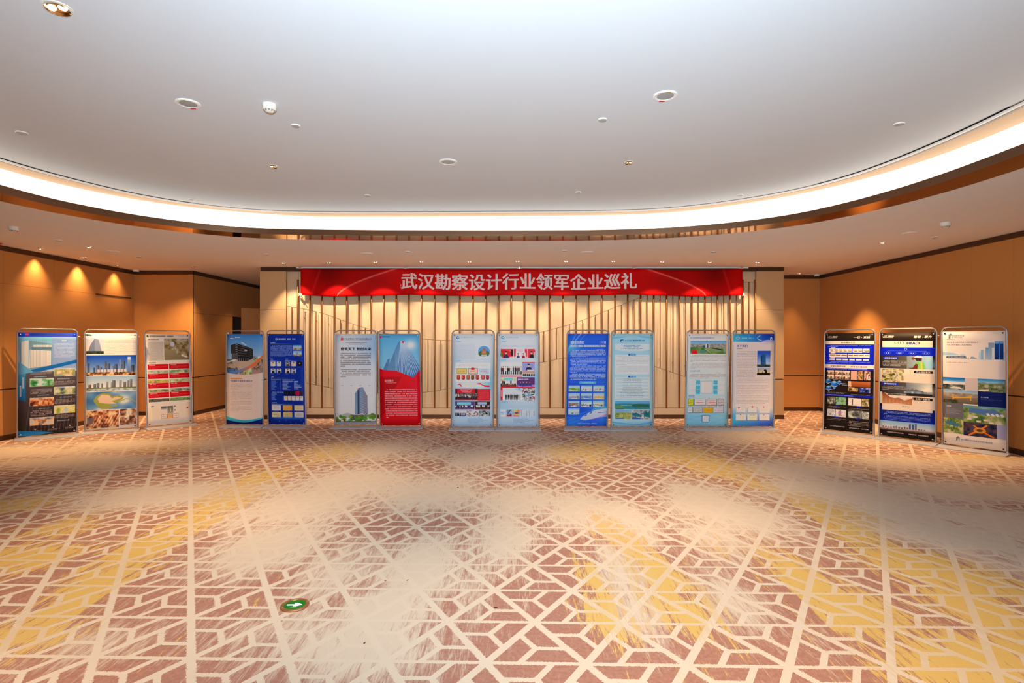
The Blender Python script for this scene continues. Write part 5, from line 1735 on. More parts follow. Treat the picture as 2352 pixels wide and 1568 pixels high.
def art_cyan():
    c = new((176, 224, 238))
    c.rect(0, 0, 1, 1, (160, 216, 236), (206, 232, 240))
    c.rect(0, .9, 1, 1, (206, 232, 240), (146, 208, 236))
    c.poly([(0, .035), (.4, .03), (.25, .045), (0, .06)], (110, 196, 232), al=.8)
    c.poly([(1, .035), (.6, .022), (.75, .045), (1, .055)], (110, 196, 232), al=.8)
    c.poly([(0, .945), (.35, .965), (.6, .97), (.3, .975), (0, .96)], (90, 186, 230), al=.8)
    c.poly([(1, .945), (.6, .975), (.35, .985), (.7, .985), (1, .96)], (90, 186, 230), al=.8)
    c.ell(.245, .078, .048, .018, (28, 90, 170))
    c.poly([(.21, .082), (.28, .07), (.292, .08), (.25, .094)], (210, 226, 240))
    c.text('长江设计集团有限公司', .315, .074, .017, (24, 74, 150), 2, width=.485)
    c.lines(.315, .087, .6, .094, 1, (110, 160, 200), .8, 3, .8, 1, False)
    c.rect(.07, .112, .93, .192, (226, 236, 240), al=.9)
    for k, (a, b) in enumerate(((.27, .70), (.30, .66), (.235, .76), (.29, .68))):
        c.lines(a + .03, .122 + k * .0165, b, .132 + k * .0165, 1, (50, 96, 150), .85, k, .8, 1, False)
        c.ell(a, .127 + k * .0165, .008, .003, (50, 96, 150))
    c.poly([(.07, .178), (.3, .19), (.7, .19), (.93, .176), (.93, .196), (.07, .196)], (160, 216, 236))
    for v0, v1 in ((.228, .44), (.468, .70)):
        c.rect(.07, v0, .93, v1, (222, 226, 228), al=.92)
    for v, t in ((.226, '集团简介'), (.464, '典型工程')):
        c.rect(.40, v - .009, .59, v + .009, (20, 76, 160), (60, 160, 220), horiz=True)
        c.text(t, .44, v, .011, (236, 244, 250), 1, width=.115)
    c.lines(.10, .242, .895, .338, 7, (146, 150, 152), .75, 5, .45, .28)
    c.lines(.10, .345, .895, .428, 6, (146, 150, 152), .75, 6, .45, .3)
    for k in range(12):
        v = .482 + k * .0178
        if k % 2 == 0:
            c.rect(.11, v, .89, v + .0165, (190, 224, 236))
        w = (.4, .44, .44, .5, .44, .46, .5, .46, .62, .56, .58, .6)[k]
        c.lines(.5 - w / 2, v + .004, .5 + w / 2, v + .013, 1, (110, 124, 130), .8, k, .8, 1, False)
    c.pic_land(.075, .728, .935, .815, 71, ((70, 150, 206), (130, 180, 206)), ((30, 110, 130), (40, 136, 160), (60, 120, 90)), .3, 4)
    c.poly([(.45, .775), (.6, .755), (.9, .765), (.935, .79), (.6, .79)], (50, 96, 80))
    c.poly([(.075, .775), (.2, .77), (.35, .815), (.075, .815)], (90, 140, 90))
    c.stroke([(.22, .772), (.5, .770)], .010, (206, 214, 206))
    c.pic_land(.075, .828, .48, .92, 72, ((90, 150, 206), (170, 190, 200)), ((80, 120, 50), (150, 160, 80), (190, 180, 120)), .25, 5)
    c.stroke([(.28, .91), (.30, .86)], .03, (110, 160, 70))
    c.stroke([(.4, .915), (.36, .86)], .03, (190, 160, 100))
    c.pic_noise(.50, .828, .935, .922, [(80, 90, 96), (150, 156, 160), (206, 200, 196), (70, 100, 110)], 73, 5)
    c.poly([(.78, .87), (.84, .83), (.87, .85), (.935, .84), (.935, .90), (.8, .895)], (24, 110, 116))
    c.poly([(.5, .86), (.6, .85), (.74, .88), (.72, .90), (.6, .89), (.5, .88)], (40, 110, 124))
    for a, v in ((.09, .811), (.085, .913), (.51, .915)):
        c.rect(a, v - .005, a + .2, v + .005, (40, 96, 170))
    return c


def art_smart():
    c = new((222, 226, 226))
    c.rect(0, 0, 1, .45, (222, 222, 218), (216, 226, 228))
    c.rect(0, .45, 1, .84, (216, 226, 228), (176, 220, 232))
    c.rect(0, .84, 1, 1, (150, 208, 232), (140, 204, 230))
    for k in range(3):
        c.stroke([(u, .88 + k * .03 + .015 * math.sin(u * 7 + k * 2)) for u in np.linspace(0, 1, 16)], .05, (110, 186, 224), .35)
    c.text('武汉东研智慧设计研究院有限公司', .06, .046, .0155, (66, 84, 150), 1, width=.58)
    c.lines(.06, .056, .2, .064, 1, (150, 160, 190), .7, 2, .7, 1, False)
    c.pic_land(.065, .075, .95, .218, 81, ((84, 150, 206), (150, 186, 206)), ((60, 110, 50), (110, 146, 80), (150, 150, 130)), .32, 5)
    c.pic_noise(.065, .11, .95, .145, [(120, 116, 110), (170, 164, 156), (110, 130, 140)], 82, 9)
    c.poly([(.1, .218), (.12, .18), (.22, .178), (.24, .218)], (216, 20, 36))
    c.poly([(.28, .2), (.33, .178), (.40, .178), (.44, .195), (.36, .21)], (70, 140, 130))
    c.rect(.44, .108, .535, .152, (222, 224, 224))
    c.rect(.465, .112, .51, .152, (70, 90, 110))
    c.rect(.37, .125, .44, .15, (60, 90, 110))
    c.poly([(.6, .152), (.86, .168), (.88, .178), (.84, .18), (.58, .158)], (40, 50, 66))
    c.stroke([(.42, .16), (.56, .205)], .012, (190, 190, 176))
    c.lines(.065, .226, .95, .308, 6, (134, 122, 118), .75, 5, .5, .08)
    c.lines(.065, .314, .95, .384, 5, (134, 122, 118), .75, 6, .5, .2)
    c.text('业务发展与战略', .055, .402, .015, (60, 84, 150), 2, width=.265)
    c.lines(.055, .414, .36, .420, 1, (160, 170, 190), .7, 2, .7, 1, False)
    c.lines(.055, .43, .95, .486, 4, (134, 122, 118), .75, 7, .5, .52)
    for k in range(3):
        v = .508 + k * .052
        c.rect(.055, v, .20, v + .042, (232, 234, 234), al=.7)
        c.rect(.78, v, .93, v + .042, (232, 234, 234), al=.7)
        c.lines(.08, v + .006, .19, v + .03, 3, (176, 176, 176), .6, k, .5, .7)
        c.lines(.79, v + .006, .90, v + .03, 3, (176, 176, 176), .6, k + 5, .5, .7)
        c.rect(.225, v - .002, .325, v + .04, (60, 176, 214))
        c.rect(.655, v - .002, .755, v + .04, (60, 176, 214))
        c.frame(.25, v + .01, .30, v + .03, (110, 206, 232), .006)
        c.frame(.68, v + .01, .73, v + .03, (110, 206, 232), .006)
    c.rect(.345, .510, .63, .645, (120, 150, 160))
    c.rect(.353, .514, .622, .641, (228, 228, 226))
    for k in range(5):
        c.lines(.41 - .01 * (k % 2), .532 + k * .021, .58 + .02 * (k % 2), .539 + k * .021, 1, (200, 198, 196), .7, k, .6, 1, False)
    c.text('荣誉资质', .045, .672, .016, (40, 96, 160), 2, width=.15)
    c.rect(.045, .686, .18, .690, (110, 150, 190))
    A = [(.04, .172, (206, 206, 40), (70, 60, 50)), (.19, .48, (226, 222, 220), (66, 62, 62)), (.50, .755, (216, 196, 190), (74, 40, 40)), (.775, .92, (190, 186, 186), (120, 30, 40))]
    B = [(.035, .152, (232, 230, 228), (70, 66, 66)), (.165, .40, (186, 186, 190), (90, 88, 92)), (.415, .66, (240, 190, 40), (216, 110, 60)), (.67, .915, (200, 206, 222), (120, 110, 116))]
    for r, v in ((A, .703), (B, .79)):
        for u0, u1, p, b in r:
            c.cert(u0, v, u1, v + (.075 if r is A else .066), p, b, (130, 120, 116), title=(200, 60, 50) if p[0] > 195 and u1 - u0 > .2 else None, t=.009)
    c.rect(.385, .878, .57, .955, (40, 106, 176))
    c.rect(.40, .884, .555, .949, (222, 228, 232))
    return c


def art_about():
    c = new((220, 212, 208))
    c.rect(0, .1, 1, .84, (214, 206, 204), (222, 214, 210))
    c.rect(0, .78, 1, .90, (222, 214, 210), (130, 176, 222))
    c.rect(0, .90, 1, 1, (110, 170, 222), (60, 140, 214))
    c.glow(.95, .98, .4, .08, (50, 70, 190), .7)
    c.glow(.02, .93, .2, .08, (70, 186, 220), .8)
    c.rect(0, 0, 1, .088, (60, 176, 214), (24, 80, 190), horiz=True)
    c.glow(.9, .03, .25, .05, (20, 60, 180), .8)
    c.stroke([(.66, .02), (.59, .04), (.60, .06), (.72, .08)], .016, (200, 226, 246))
    c.poly([(.68, .078), (.84, .066), (1, .072), (1, .088), (.74, .088)], (196, 190, 236), al=.9)
    c.ell(.925, .055, .026, .018, (236, 240, 250))
    c.ell(.93, .06, .012, .008, (60, 80, 150))
    c.ell(.115, .047, .042, .016, (190, 222, 240))
    c.ell(.115, .047, .028, .009, (70, 160, 206))
    c.lines(.175, .041, .50, .057, 1, (170, 214, 240), .9, 4, .9, 1, False)
    c.text('关于我们', .085, .134, .025, (44, 50, 130), 3, width=.265)
    c.rect(.085, .160, .23, .166, (130, 134, 150))
    c.lines(.085, .185, .57, .475, 17, (160, 150, 148), .75, 5, .45, .95)
    c.rect(.595, .185, .915, .36, (16, 66, 186), (190, 206, 222))
    c.glow(.78, .31, .12, .04, (226, 232, 238), .5)
    c.poly([(.685, .24), (.74, .218), (.80, .232), (.815, .345), (.685, .345)], (30, 84, 146), (36, 100, 160))
    c.poly([(.685, .24), (.715, .228), (.715, .345), (.685, .345)], (20, 60, 110))
    c.pic_noise(.595, .333, .915, .36, [(24, 28, 30), (60, 66, 60), (50, 60, 70)], 3, 8)
    c.rect(.595, .367, .915, .447, (140, 170, 206), (246, 190, 90))
    c.rect(.595, .424, .915, .447, (20, 16, 16))
    c.poly([(.77, .388), (.81, .385), (.84, .40), (.84, .425), (.79, .425), (.795, .405), (.765, .405)], (18, 16, 18))
    c.poly([(.73, .412), (.745, .408), (.75, .425), (.725, .425)], (18, 16, 18))
    c.rect(.63, .38, .637, .425, (40, 34, 34))
    c.lines(.08, .485, .915, .60, 7, (166, 156, 154), .75, 6, .45, .9)
    c.lines(.08, .608, .915, .655, 3, (166, 156, 154), .75, 7, .45, .5)
    c.lines(.08, .663, .915, .76, 6, (160, 150, 148), .75, 8, .45, .87)
    for k in range(6):
        u, v = .09 + .285 * (k % 3), .79 + .08 * (k // 3)
        p = ((228, 226, 222), (228, 228, 226), (222, 216, 212), (228, 220, 216), (226, 222, 196), (230, 226, 222))[k]
        c.cert(u, v, u + (.25 if k % 3 != 1 else .235), v + .064, p, ((176, 172, 168), (150, 156, 156), None, None, None, None)[k], (190, 180, 170), None, t=.010)
    c.ell(.16, .802, .02, .008, (190, 30, 40))
    c.ell(.49, .790, .02, .008, (190, 30, 40))
    c.ell(.77, .79, .016, .006, (190, 40, 40))
    c.ell(.205, .873, .016, .006, (190, 40, 40))
    c.ell(.77, .876, .012, .005, (190, 50, 40))
    c.rect(.42, .876, .56, .880, (150, 140, 60))
    return c


def art_black(kind):
    K = (28, 20, 17)
    c = new(K)
    W = (232, 224, 206)
    BL = (8, 30, 190)
    c.text('UITT', .04, .035, .012, (222, 218, 212), 2, width=.09)
    c.text('HBADI', .15, .035, .013, (226, 222, 216), 3, width=.10)
    c.rect(.04, .045, .24, .049, (160, 154, 148))
    if kind == 0:
        c.text('一芯 - 双核', .59, .043, .022, (240, 234, 224), 3, width=.33, shear=.2)
        c.rect(0, .078, 1, .115, W)
        c.text('高效联动之芯', .33, .096, .018, (66, 58, 90), 2, width=.29)
        c.rect(0, .115, 1, .322, BL)
        c.lines(.05, .122, .94, .142, 2, (190, 204, 246), .85, 3, .6, .25)
        for a, b, v0, v1, n in ((.08, .55, .158, .20, 5), (.57, .77, .158, .20, 2), (.79, .91, .158, .196, 1), (.08, .46, .212, .248, 3), (.48, .915, .212, .248, 4)):
            c.rect(a, v0, b, v1, W)
            w = (b - a) / n
            for k in range(n):
                c.rect(a + w * k + .01, v0 + .011, a + w * (k + 1) - .006, v0 + .018, (60, 48, 40))
                if v0 < .2:
                    c.rect(a + w * k + .03, v0 + .023, a + w * (k + 1) - .006, v0 + .029, (90, 70, 56))
        for k in range(6):
            c.rect(.09 + k * .139, .262, .205 + k * .139, .278, W)
        for v in (.150, .204, .254):
            c.rect(.11, v - .004, .21, v + .004, W)
        c.lines(.05, .288, .93, .312, 2, (190, 204, 246), .85, 5, .55, .6)
        c.rect(0, .322, 1, .36, W)
        c.text('智慧创意驱动核', .11, .341, .018, (66, 58, 96), 2, width=.32)
        c.text('+', .475, .341, .010, (170, 110, 60), 2)
        c.text('研发设计驱动核', .535, .341, .018, (66, 58, 96), 2, width=.34)
        c.rect(0, .36, 1, .378, BL)
        c.lines(.04, .363, .88, .374, 1, (190, 204, 246), .9, 6, .7, 1, False)
        for k, (a, b) in enumerate(((.04, .19), (.205, .36), (.375, .53))):
            for r in range(2):
                c.pic_crowd(a, .385 + r * .046, b, .428 + r * .046, 90 + k * 2 + r, ((226, 206, 190), (206, 180, 160)), 5, .3, ((50, 40, 44), (140, 90, 70), (226, 214, 206), (90, 120, 80)), (176, 140, 120), 1)
        c.rect(.545, .385, .665, .474, (226, 160, 140), (206, 150, 130))
        c.pic_noise(.68, .385, .80, .474, [(50, 76, 40), (90, 110, 66), (196, 110, 70), (222, 170, 130)], 3, 3)
        c.pic_noise(.815, .385, .94, .474, [(70, 44, 44), (190, 130, 120), (226, 206, 196), (60, 40, 60)], 5, 3)
        for u, v, s in ((.2, .52, 1), (.07, .495, .7), (.31, .505, .6), (.08, .565, .75), (.2, .56, .4)):
            w, h = .07 * s, .022 * s
            c.poly([(u - w * 1.2, v + h), (u, v + h * 2), (u + w * 1.2, v + h), (u, v)], (206, 226, 240))
            c.poly([(u - w, v - h * .6), (u, v), (u, v + h * 1.6), (u - w, v + h)], (40, 110, 200))
            c.poly([(u + w, v - h * .6), (u, v), (u, v + h * 1.6), (u + w, v + h)], (24, 84, 176))
            c.poly([(u - w, v - h * .6), (u, v - h * 1.3), (u + w, v - h * .6), (u, v)], (120, 180, 226))
        for a, v in ((.17, .48), (.33, .515), (.36, .53), (.06, .582)):
            c.rect(a, v, a + .11, v + .004, (150, 166, 200))
        c.rect(.49, .49, .94, .545, (176, 96, 46), (120, 60, 26))
        c.poly([(.49, .49), (.55, .49), (.56, .545), (.49, .545)], (200, 170, 140))
        c.pic_noise(.49, .55, .70, .595, [(40, 30, 22), (150, 120, 80), (206, 176, 130)], 7, 3, 3)
        c.pic_noise(.72, .55, .94, .60, [(14, 14, 24), (60, 80, 180), (150, 170, 220)], 8, 3)
        c.lines(.05, .607, .46, .625, 2, (222, 216, 206), .8, 7, .5, .9)
        c.lines(.53, .618, .94, .638, 2, (222, 216, 206), .8, 8, .5, 1)
        c.rect(0, .63, 1, .648, BL)
        c.lines(.05, .634, .6, .644, 1, (190, 204, 246), .8, 6, .7, 1, False)
        Q = ((.06, .23), (.24, .46), (.50, .77), (.78, .92))
        G = [[(40, 44, 40), (110, 112, 100), (190, 190, 180)], [(60, 100, 60), (130, 170, 110), (110, 170, 206)], [(222, 214, 206), (226, 218, 210), (200, 190, 184)], [(60, 70, 40), (150, 130, 90), (206, 190, 160)],
             [(110, 124, 140), (206, 206, 210), (150, 150, 156)], [(206, 206, 212), (190, 186, 196), (230, 226, 226)], [(50, 56, 56), (120, 126, 120), (190, 196, 190)], [(170, 180, 180), (110, 116, 110), (222, 222, 216)]]
        for r in range(2):
            for k, (a, b) in enumerate(Q):
                c.pic_noise(a, .66 + r * .125, b, .735 + r * .125, G[r * 4 + k], 30 + r * 4 + k, 4)
        c.rect(.57, .67, .60, .73, (90, 90, 96))
        c.poly([(.3, .80), (.36, .79), (.37, .855), (.3, .855)], (150, 130, 140))
        for r in range(2):
            for a in (.22, .66):
                c.rect(a, .737 + r * .125, a + .1, .747 + r * .125, BL)
        for a, b, v0, v1, n in ((.06, .46, .75, .772, 2), (.5, .92, .757, .785, 2), (.06, .46, .875, .90, 2), (.5, .92, .885, .945, 4)):
            c.lines(a, v0, b, v1, n, (216, 208, 200), .75, int(v0 * 100), .42, .7)
        c.lines(.13, .952, .44, .964, 1, (226, 220, 214), .85, 3, .8, 1, False)
        c.lines(.53, .955, .92, .967, 1, (226, 220, 214), .85, 4, .8, 1, False)
    else:
        c.text('聚智 - 聚力', .62, .043, .022, (240, 234, 224), 3, width=.31, shear=.2)
        c.rect(.035, .08, .95, .142, (240, 228, 204))
        c.text('UITT', .265, .098, .019, (44, 48, 60), 2, width=.19)
        c.text('HBADI', .495, .102, .024, (16, 24, 100), 5, width=.225)
        c.lines(.265, .113, .38, .118, 1, (150, 140, 130), .7, 3, .7, 1, False)
        c.lines(.265, .124, .35, .132, 1, (110, 104, 100), .7, 4, .7, 1, False)
        c.lines(.495, .122, .72, .131, 2, (176, 164, 150), .7, 5, .6, 1, False)
        for k in range(3):
            c.rect(.12, .102 + k * .011, .19, .106 + k * .011, (206, 196, 180))
            c.rect(.78, .102 + k * .011, .91, .106 + k * .011, (206, 196, 180))
        c.rect(0, .142, 1, .22, BL)
        c.ell(.475, .16, .026, .012, (150, 176, 240))
        c.ell(.475, .16, .016, .007, BL)
        c.stroke([(.14, .185), (.14, .177), (.84, .177), (.84, .185)], .005, (110, 146, 240))
        for u in (.14, .37, .60, .84):
            c.ell(u, .197, .068, .011, (110, 146, 240))
            c.ell(u, .197, .063, .009, BL)
            c.lines(u - .035, .192, u + .035, .202, 1, (236, 240, 250), .95, 3, .9, 1, False)
        c.rect(0, .222, .95, .345, (40, 34, 32), (120, 120, 120), horiz=True)
        c.rect(.5, .222, .95, .345, (120, 134, 140), (170, 206, 220), horiz=True)
        c.glow(.95, .3, .2, .05, (130, 200, 222), .6)
        c.rect(0, .345, 1, 1, K)
        c.poly([(.60, .345), (.63, .30), (.70, .272), (.80, .28), (.84, .345)], (120, 190, 96))
        c.poly([(.52, .335), (.60, .335), (.66, .295), (.70, .30), (.69, .345), (.58, .345)], (110, 40, 44))
        c.poly([(.745, .28), (.775, .28), (.78, .345), (.75, .345)], (206, 196, 70))
        c.poly([(.64, .245), (.68, .228), (.76, .226), (.77, .245), (.76, .268), (.67, .268)], (52, 34, 34))
        c.ell(.615, .247, .03, .014, (120, 70, 60))
        c.poly([(.63, .236), (.68, .218), (.76, .220), (.785, .243)], (214, 226, 232))
        c.rect(.05, .235, .345, .256, (14, 48, 190))
        c.text('工程建设板块', .08, .2455, .016, (244, 244, 248), 3, width=.235)
        c.lines(.045, .266, .50, .325, 5, (230, 226, 222), .85, 5, .45, .75)
        c.rect(0, .345, 1, .475, (236, 222, 204))
        c.pic_noise(.04, .35, .45, .472, [(60, 56, 36), (140, 140, 84), (206, 196, 150), (120, 116, 130)], 44, 6, 5)
        x0, y0, x1, y1 = c.px(.3, .35, .62, .472)
        t = np.linspace(0, 1, x1 - x0)[None, :, None]
        c.a[y0:y1, x0:x1] = c.a[y0:y1, x0:x1] * (1 - t) + np.array((232, 218, 200)) / 255 * t
        c.rect(.63, .362, .955, .384, (20, 16, 16))
        c.text('产业园区板块', .665, .373, .016, (240, 236, 226), 3, width=.25)
        c.lines(.45, .393, .96, .45, 5, (176, 150, 130), .75, 6, .4, .6)
        c.rect(0, .475, .95, .595, (38, 32, 32), (110, 116, 126), horiz=True)
        c.rect(.5, .475, .95, .595, (110, 120, 132), (190, 196, 190), horiz=True)
        c.glow(.87, .55, .14, .05, (236, 230, 206), .8)
        c.pic_noise(.45, .555, .95, .595, [(90, 106, 120), (120, 136, 150), (170, 180, 176)], 47, 4, 2, 3)
        for k in range(12):
            h = (.01, .018, .012, .02, .025, .014, .022, .018, .012, .01, .008, .006)[k]
            c.rect(.5 + k * .025, .555 - h, .522 + k * .025, .557, (84, 96, 110))
        c.rect(0, .595, .95, .60, (60, 60, 66))
        c.rect(.04, .482, .345, .505, (14, 48, 190))
        c.text('城市更新板块', .08, .4935, .016, (244, 244, 248), 3, width=.23)
        c.lines(.04, .513, .50, .555, 4, (230, 226, 222), .85, 7, .45, .3)
        c.rect(0, .575, .045, .685, (236, 222, 204))
        c.rect(.045, .575, .95, .60, (38, 32, 32))
        c.rect(.045, .60, 1, .72, (236, 222, 204))
        c.poly([(.05, .58), (.14, .583), (.3, .625), (.38, .62), (.47, .64), (.62, .612), (.6, .65), (.6, .685), (.05, .685)], (130, 66, 40), (180, 130, 90))
        c.poly([(.08, .578), (.22, .598), (.28, .615), (.36, .607), (.46, .632), (.6, .61), (.6, .625), (.46, .647), (.36, .622), (.28, .63), (.2, .622)], (206, 190, 184))
        c.pic_noise(.15, .582, .5, .603, [(50, 56, 40), (90, 96, 76), (150, 150, 140)], 9, 6)
        for k in range(7):
            c.rect(.11 + k * .07, .635 + .004 * k, .13 + k * .07, .685, (176, 130, 100))
        c.poly([(.05, .685), (.35, .675), (.62, .69), (.62, .70), (.05, .70)], (200, 186, 170))
        c.rect(.62, .612, .955, .637, (20, 16, 16))
        c.text('支撑产业板块', .66, .6245, .016, (240, 236, 226), 3, width=.25)
        c.lines(.62, .643, .96, .668, 2, (176, 150, 130), .75, 8, .4, .8)
        c.rect(.045, .69, .955, .745, (230, 216, 198))
        c.text('湖北设计', .47, .703, .010, (90, 80, 76), 1, width=.09)
        c.frame(.42, .697, .45, .709, (90, 80, 76), .006)
        c.lines(.42, .717, .56, .722, 1, (170, 150, 130), .7, 2, .7, 1, False)
        c.rect(0, .71, .045, .845, (8, 34, 120))
        c.rect(.955, .725, 1, .845, (8, 34, 120))
        c.rect(0, .745, 1, .85, (8, 34, 120), (6, 26, 150))
        c.lines(.08, .755, .92, .79, 3, (214, 222, 242), .85, 3, .45, .08)
        c.lines(.08, .795, .92, .84, 4, (170, 190, 240), .85, 4, .45, .6)
        c.rect(0, .848, 1, .93, (116, 166, 200), (206, 190, 190))
        for k in range(16):
            h = (.012, .01, .008, .01, .016, .02, .016, .012, .02, .014, .05, .012, .056, .012, .01, .008)[k]
            c.rect(.05 + k * .05, .915 - h, .085 + k * .05, .93, (90, 96, 116))
        c.rect(.545, .872, .575, .915, (70, 80, 120))
        c.poly([(.6, .865), (.635, .865), (.64, .92), (.6, .92)], (40, 84, 150))
        c.rect(0, .915, 1, .945, (176, 160, 160), K)
        c.rect(0, .943, 1, 1, K)
        c.lines(.14, .952, .45, .964, 1, (226, 220, 214), .9, 3, .85, 1, False)
        c.lines(.54, .955, .92, .967, 1, (226, 220, 214), .9, 4, .85, 1, False)
    return c


def art_consult():
    c = new((222, 214, 208))

    def house(u, v, s):
        c.poly([(u, v), (u + .045 * s, v - .018 * s), (u + .09 * s, v)], (90, 96, 116))
        c.rect(u + .012 * s, v, u + .03 * s, v + .03 * s, (90, 96, 116))
        c.text('TS', u + .03 * s, v + .012 * s, .022 * s, (80, 86, 108), 2, width=.055 * s)
        c.stroke([(u - .02 * s, v + .036 * s), (u + .12 * s, v + .032 * s)], .008 * s, (90, 96, 116))
    house(.09, .033, 1)
    c.text('武勘协咨询', .18, .037, .015, (74, 76, 92), 1, width=.18)
    c.text('WKXZX.', .20, .052, .008, (74, 76, 92), 1, width=.14)
    c.text('湖北省成立最早的施工图审查机构之一', .07, .095, .013, (80, 80, 96), 1, width=.55)
    c.text('专业工种齐备的工程咨询团队', .07, .117, .013, (80, 80, 96), 1, width=.41)
    c.text('WKXZX', .02, .17, .040, (206, 204, 208), 3, width=.62)
    c.rect(.84, .085, .97, .24, (110, 160, 206), (60, 110, 180))
    c.rect(.84, .105, .97, .24, (14, 66, 150), (10, 40, 110))
    c.rect(.905, .09, .92, .24, (60, 120, 190))
    c.rect(.745, .098, .835, .243, (120, 146, 176), (150, 170, 196))
    c.rect(.80, .14, .838, .243, (206, 216, 226))
    c.rect(.70, .138, .745, .243, (96, 146, 196), (150, 180, 212))
    c.rect(.63, .16, .67, .243, (130, 170, 206))
    c.rect(.595, .178, .63, .243, (176, 196, 216))
    c.poly([(.97, .17), (1, .18), (1, .245), (.97, .245)], (176, 196, 210))
    c.poly([(0, .18), (.2, .19), (.28, .205), (0, .21)], (150, 180, 206))
    c.poly([(.07, .214), (.38, .212), (.41, .235), (.05, .235)], (76, 96, 130))
    c.lines(.1, .218, .36, .228, 1, (200, 210, 222), .7, 3, .8, 1, False)
    c.poly([(.28, .198), (.36, .196), (.39, .214), (.32, .213)], (170, 190, 206))
    c.poly([(.45, .24), (.48, .215), (.52, .22), (.58, .24)], (130, 156, 190))
    c.rect(.42, .236, .44, .243, (50, 44, 44))
    c.text('专业支撑引领发展  注重专业  服务至上', .05, .272, .008, (110, 106, 116), 1, width=.40)
    for v0, v1 in ((.295, .32), (.335, .355), (.362, .388)):
        c.lines(.27, v0, .91, v1, 2, (190, 182, 178), .6, int(v0 * 999), .35, .6)
    c.rect(0, .405, .375, .445, (14, 90, 176), (100, 170, 216))
    c.rect(0, .44, .375, .465, (200, 214, 222), (236, 236, 236))
    c.pic_noise(0, .465, .375, .512, [(40, 44, 44), (86, 92, 86), (150, 150, 140)], 3, 4)
    c.poly([(.1, .50), (.18, .483), (.28, .485), (.34, .505)], (200, 200, 196))
    c.rect(.375, .405, .58, .515, (190, 182, 180))
    c.pic_land(.58, .405, .985, .515, 94, ((30, 120, 190), (150, 196, 220)), ((60, 84, 50), (110, 124, 90), (170, 164, 150)), .35, 5)
    c.stroke([(.59, .505), (.75, .498)], .03, (222, 214, 200))
    c.rect(.985, .405, 1, .515, (120, 130, 110))
    c.rect(0, .515, .58, .545, (110, 160, 206), (176, 184, 190))
    c.pic_noise(0, .54, .58, .63, [(110, 104, 96), (140, 132, 120), (170, 166, 160)], 96, 4)
    c.rect(0, .575, .58, .63, (120, 112, 100), (96, 84, 70))
    c.pic_noise(0, .60, .25, .63, [(44, 50, 30), (84, 90, 60)], 4, 5)
    c.rect(.16, .55, .185, .60, (206, 150, 46))
    c.rect(.455, .558, .475, .60, (200, 150, 50))
    c.stroke([(.17, .585), (.47, .572)], .018, (216, 166, 60))
    c.stroke([(.17, .552), (.26, .578)], .007, (216, 166, 60))
    c.stroke([(.47, .56), (.36, .576)], .007, (216, 166, 60))
    c.rect(.58, .515, 1, .64, (6, 28, 96))
    c.text('施工图审查', .625, .563, .011, (236, 240, 248), 2, width=.12)
    c.lines(.625, .578, .95, .585, 1, (110, 140, 200), .8, 3, .6, 1, False)
    c.rect(0, .63, .34, .765, (96, 98, 106))
    c.text('工程咨询', .045, .66, .012, (236, 236, 238), 2, width=.09)
    for k in range(6):
        c.rect(.045, .678 + k * .010, .2 + .13 * ((k * 7) % 5) / 5, .681 + k * .010, (140, 142, 150))
    c.pic_noise(.34, .64, 1, .785, [(60, 96, 50), (110, 140, 76), (150, 160, 110), (190, 190, 170)], 97, 5)
    c.rect(.34, .64, 1, .66, (70, 140, 170), al=.7)
    c.poly([(.44, .66), (.84, .665), (.96, .70), (.7, .715), (.43, .70)], (70, 110, 166))
    for k in range(4):
        c.poly([(.70 + k * .07, .70), (.74 + k * .07, .695), (.77 + k * .07, .715), (.73 + k * .07, .722)], (214, 216, 220))
    for u, v in ((.4, .75), (.5, .73), (.66, .75), (.75, .77), (.55, .765)):
        c.rect(u, v, u + .07, v + .015, (206, 196, 190))
    c.pic_noise(0, .765, .34, .90, [(66, 96, 46), (130, 150, 84), (190, 180, 150)], 98, 6)
    c.poly([(.02, .80), (.15, .79), (.27, .82), (.25, .84), (.05, .82)], (60, 106, 130))
    c.pic_noise(.34, .785, .86, .905, [(18, 22, 50), (40, 44, 80), (90, 60, 50), (60, 60, 96)], 99, 6)
    c.stroke([(.42, .90), (.6, .845), (.72, .80)], .03, (226, 120, 40), .9)
    c.stroke([(.5, .81), (.62, .85), (.82, .90)], .026, (226, 110, 30), .9)
    c.ell(.60, .85, .10, .025, (240, 160, 50), .7)
    c.ell(.60, .85, .05, .012, (60, 44, 40), .8)
    c.rect(.86, .785, 1, .905, (150, 156, 190))
    c.rect(0, .905, 1, 1, (224, 214, 204))
    house(.21, .935, .8)
    c.text('武汉勘察设计协会技术咨询服务部', .30, .945, .014, (76, 84, 116), 1, width=.49)
    c.rect(.3, .955, .79, .957, (150, 150, 170))
    return c


# ------------------------------------------------------------------ poster stands
PW, PH, PZ = 0.785, 1.80, 0.058
RV, RT, RZ = 0.4085, 0.0125, 1.921


def frame_bm(kx, ky):
    r = 0.085
    path = [(-RV, 0, 0.02)]
    path.append((-RV, 0, RZ - r))
    for k in range(1, 8):
        a = math.pi / 2 * k / 8
        path.append((-RV + r - r * math.cos(a), 0, RZ - r + r * math.sin(a)))
    path.append((-RV + r, 0, RZ))
    path += [(-x, y, z) for x, y, z in path[::-1]]
    return tube_bm([(x + kx * z, y + ky * z, z) for x, y, z in path], RT, 10)


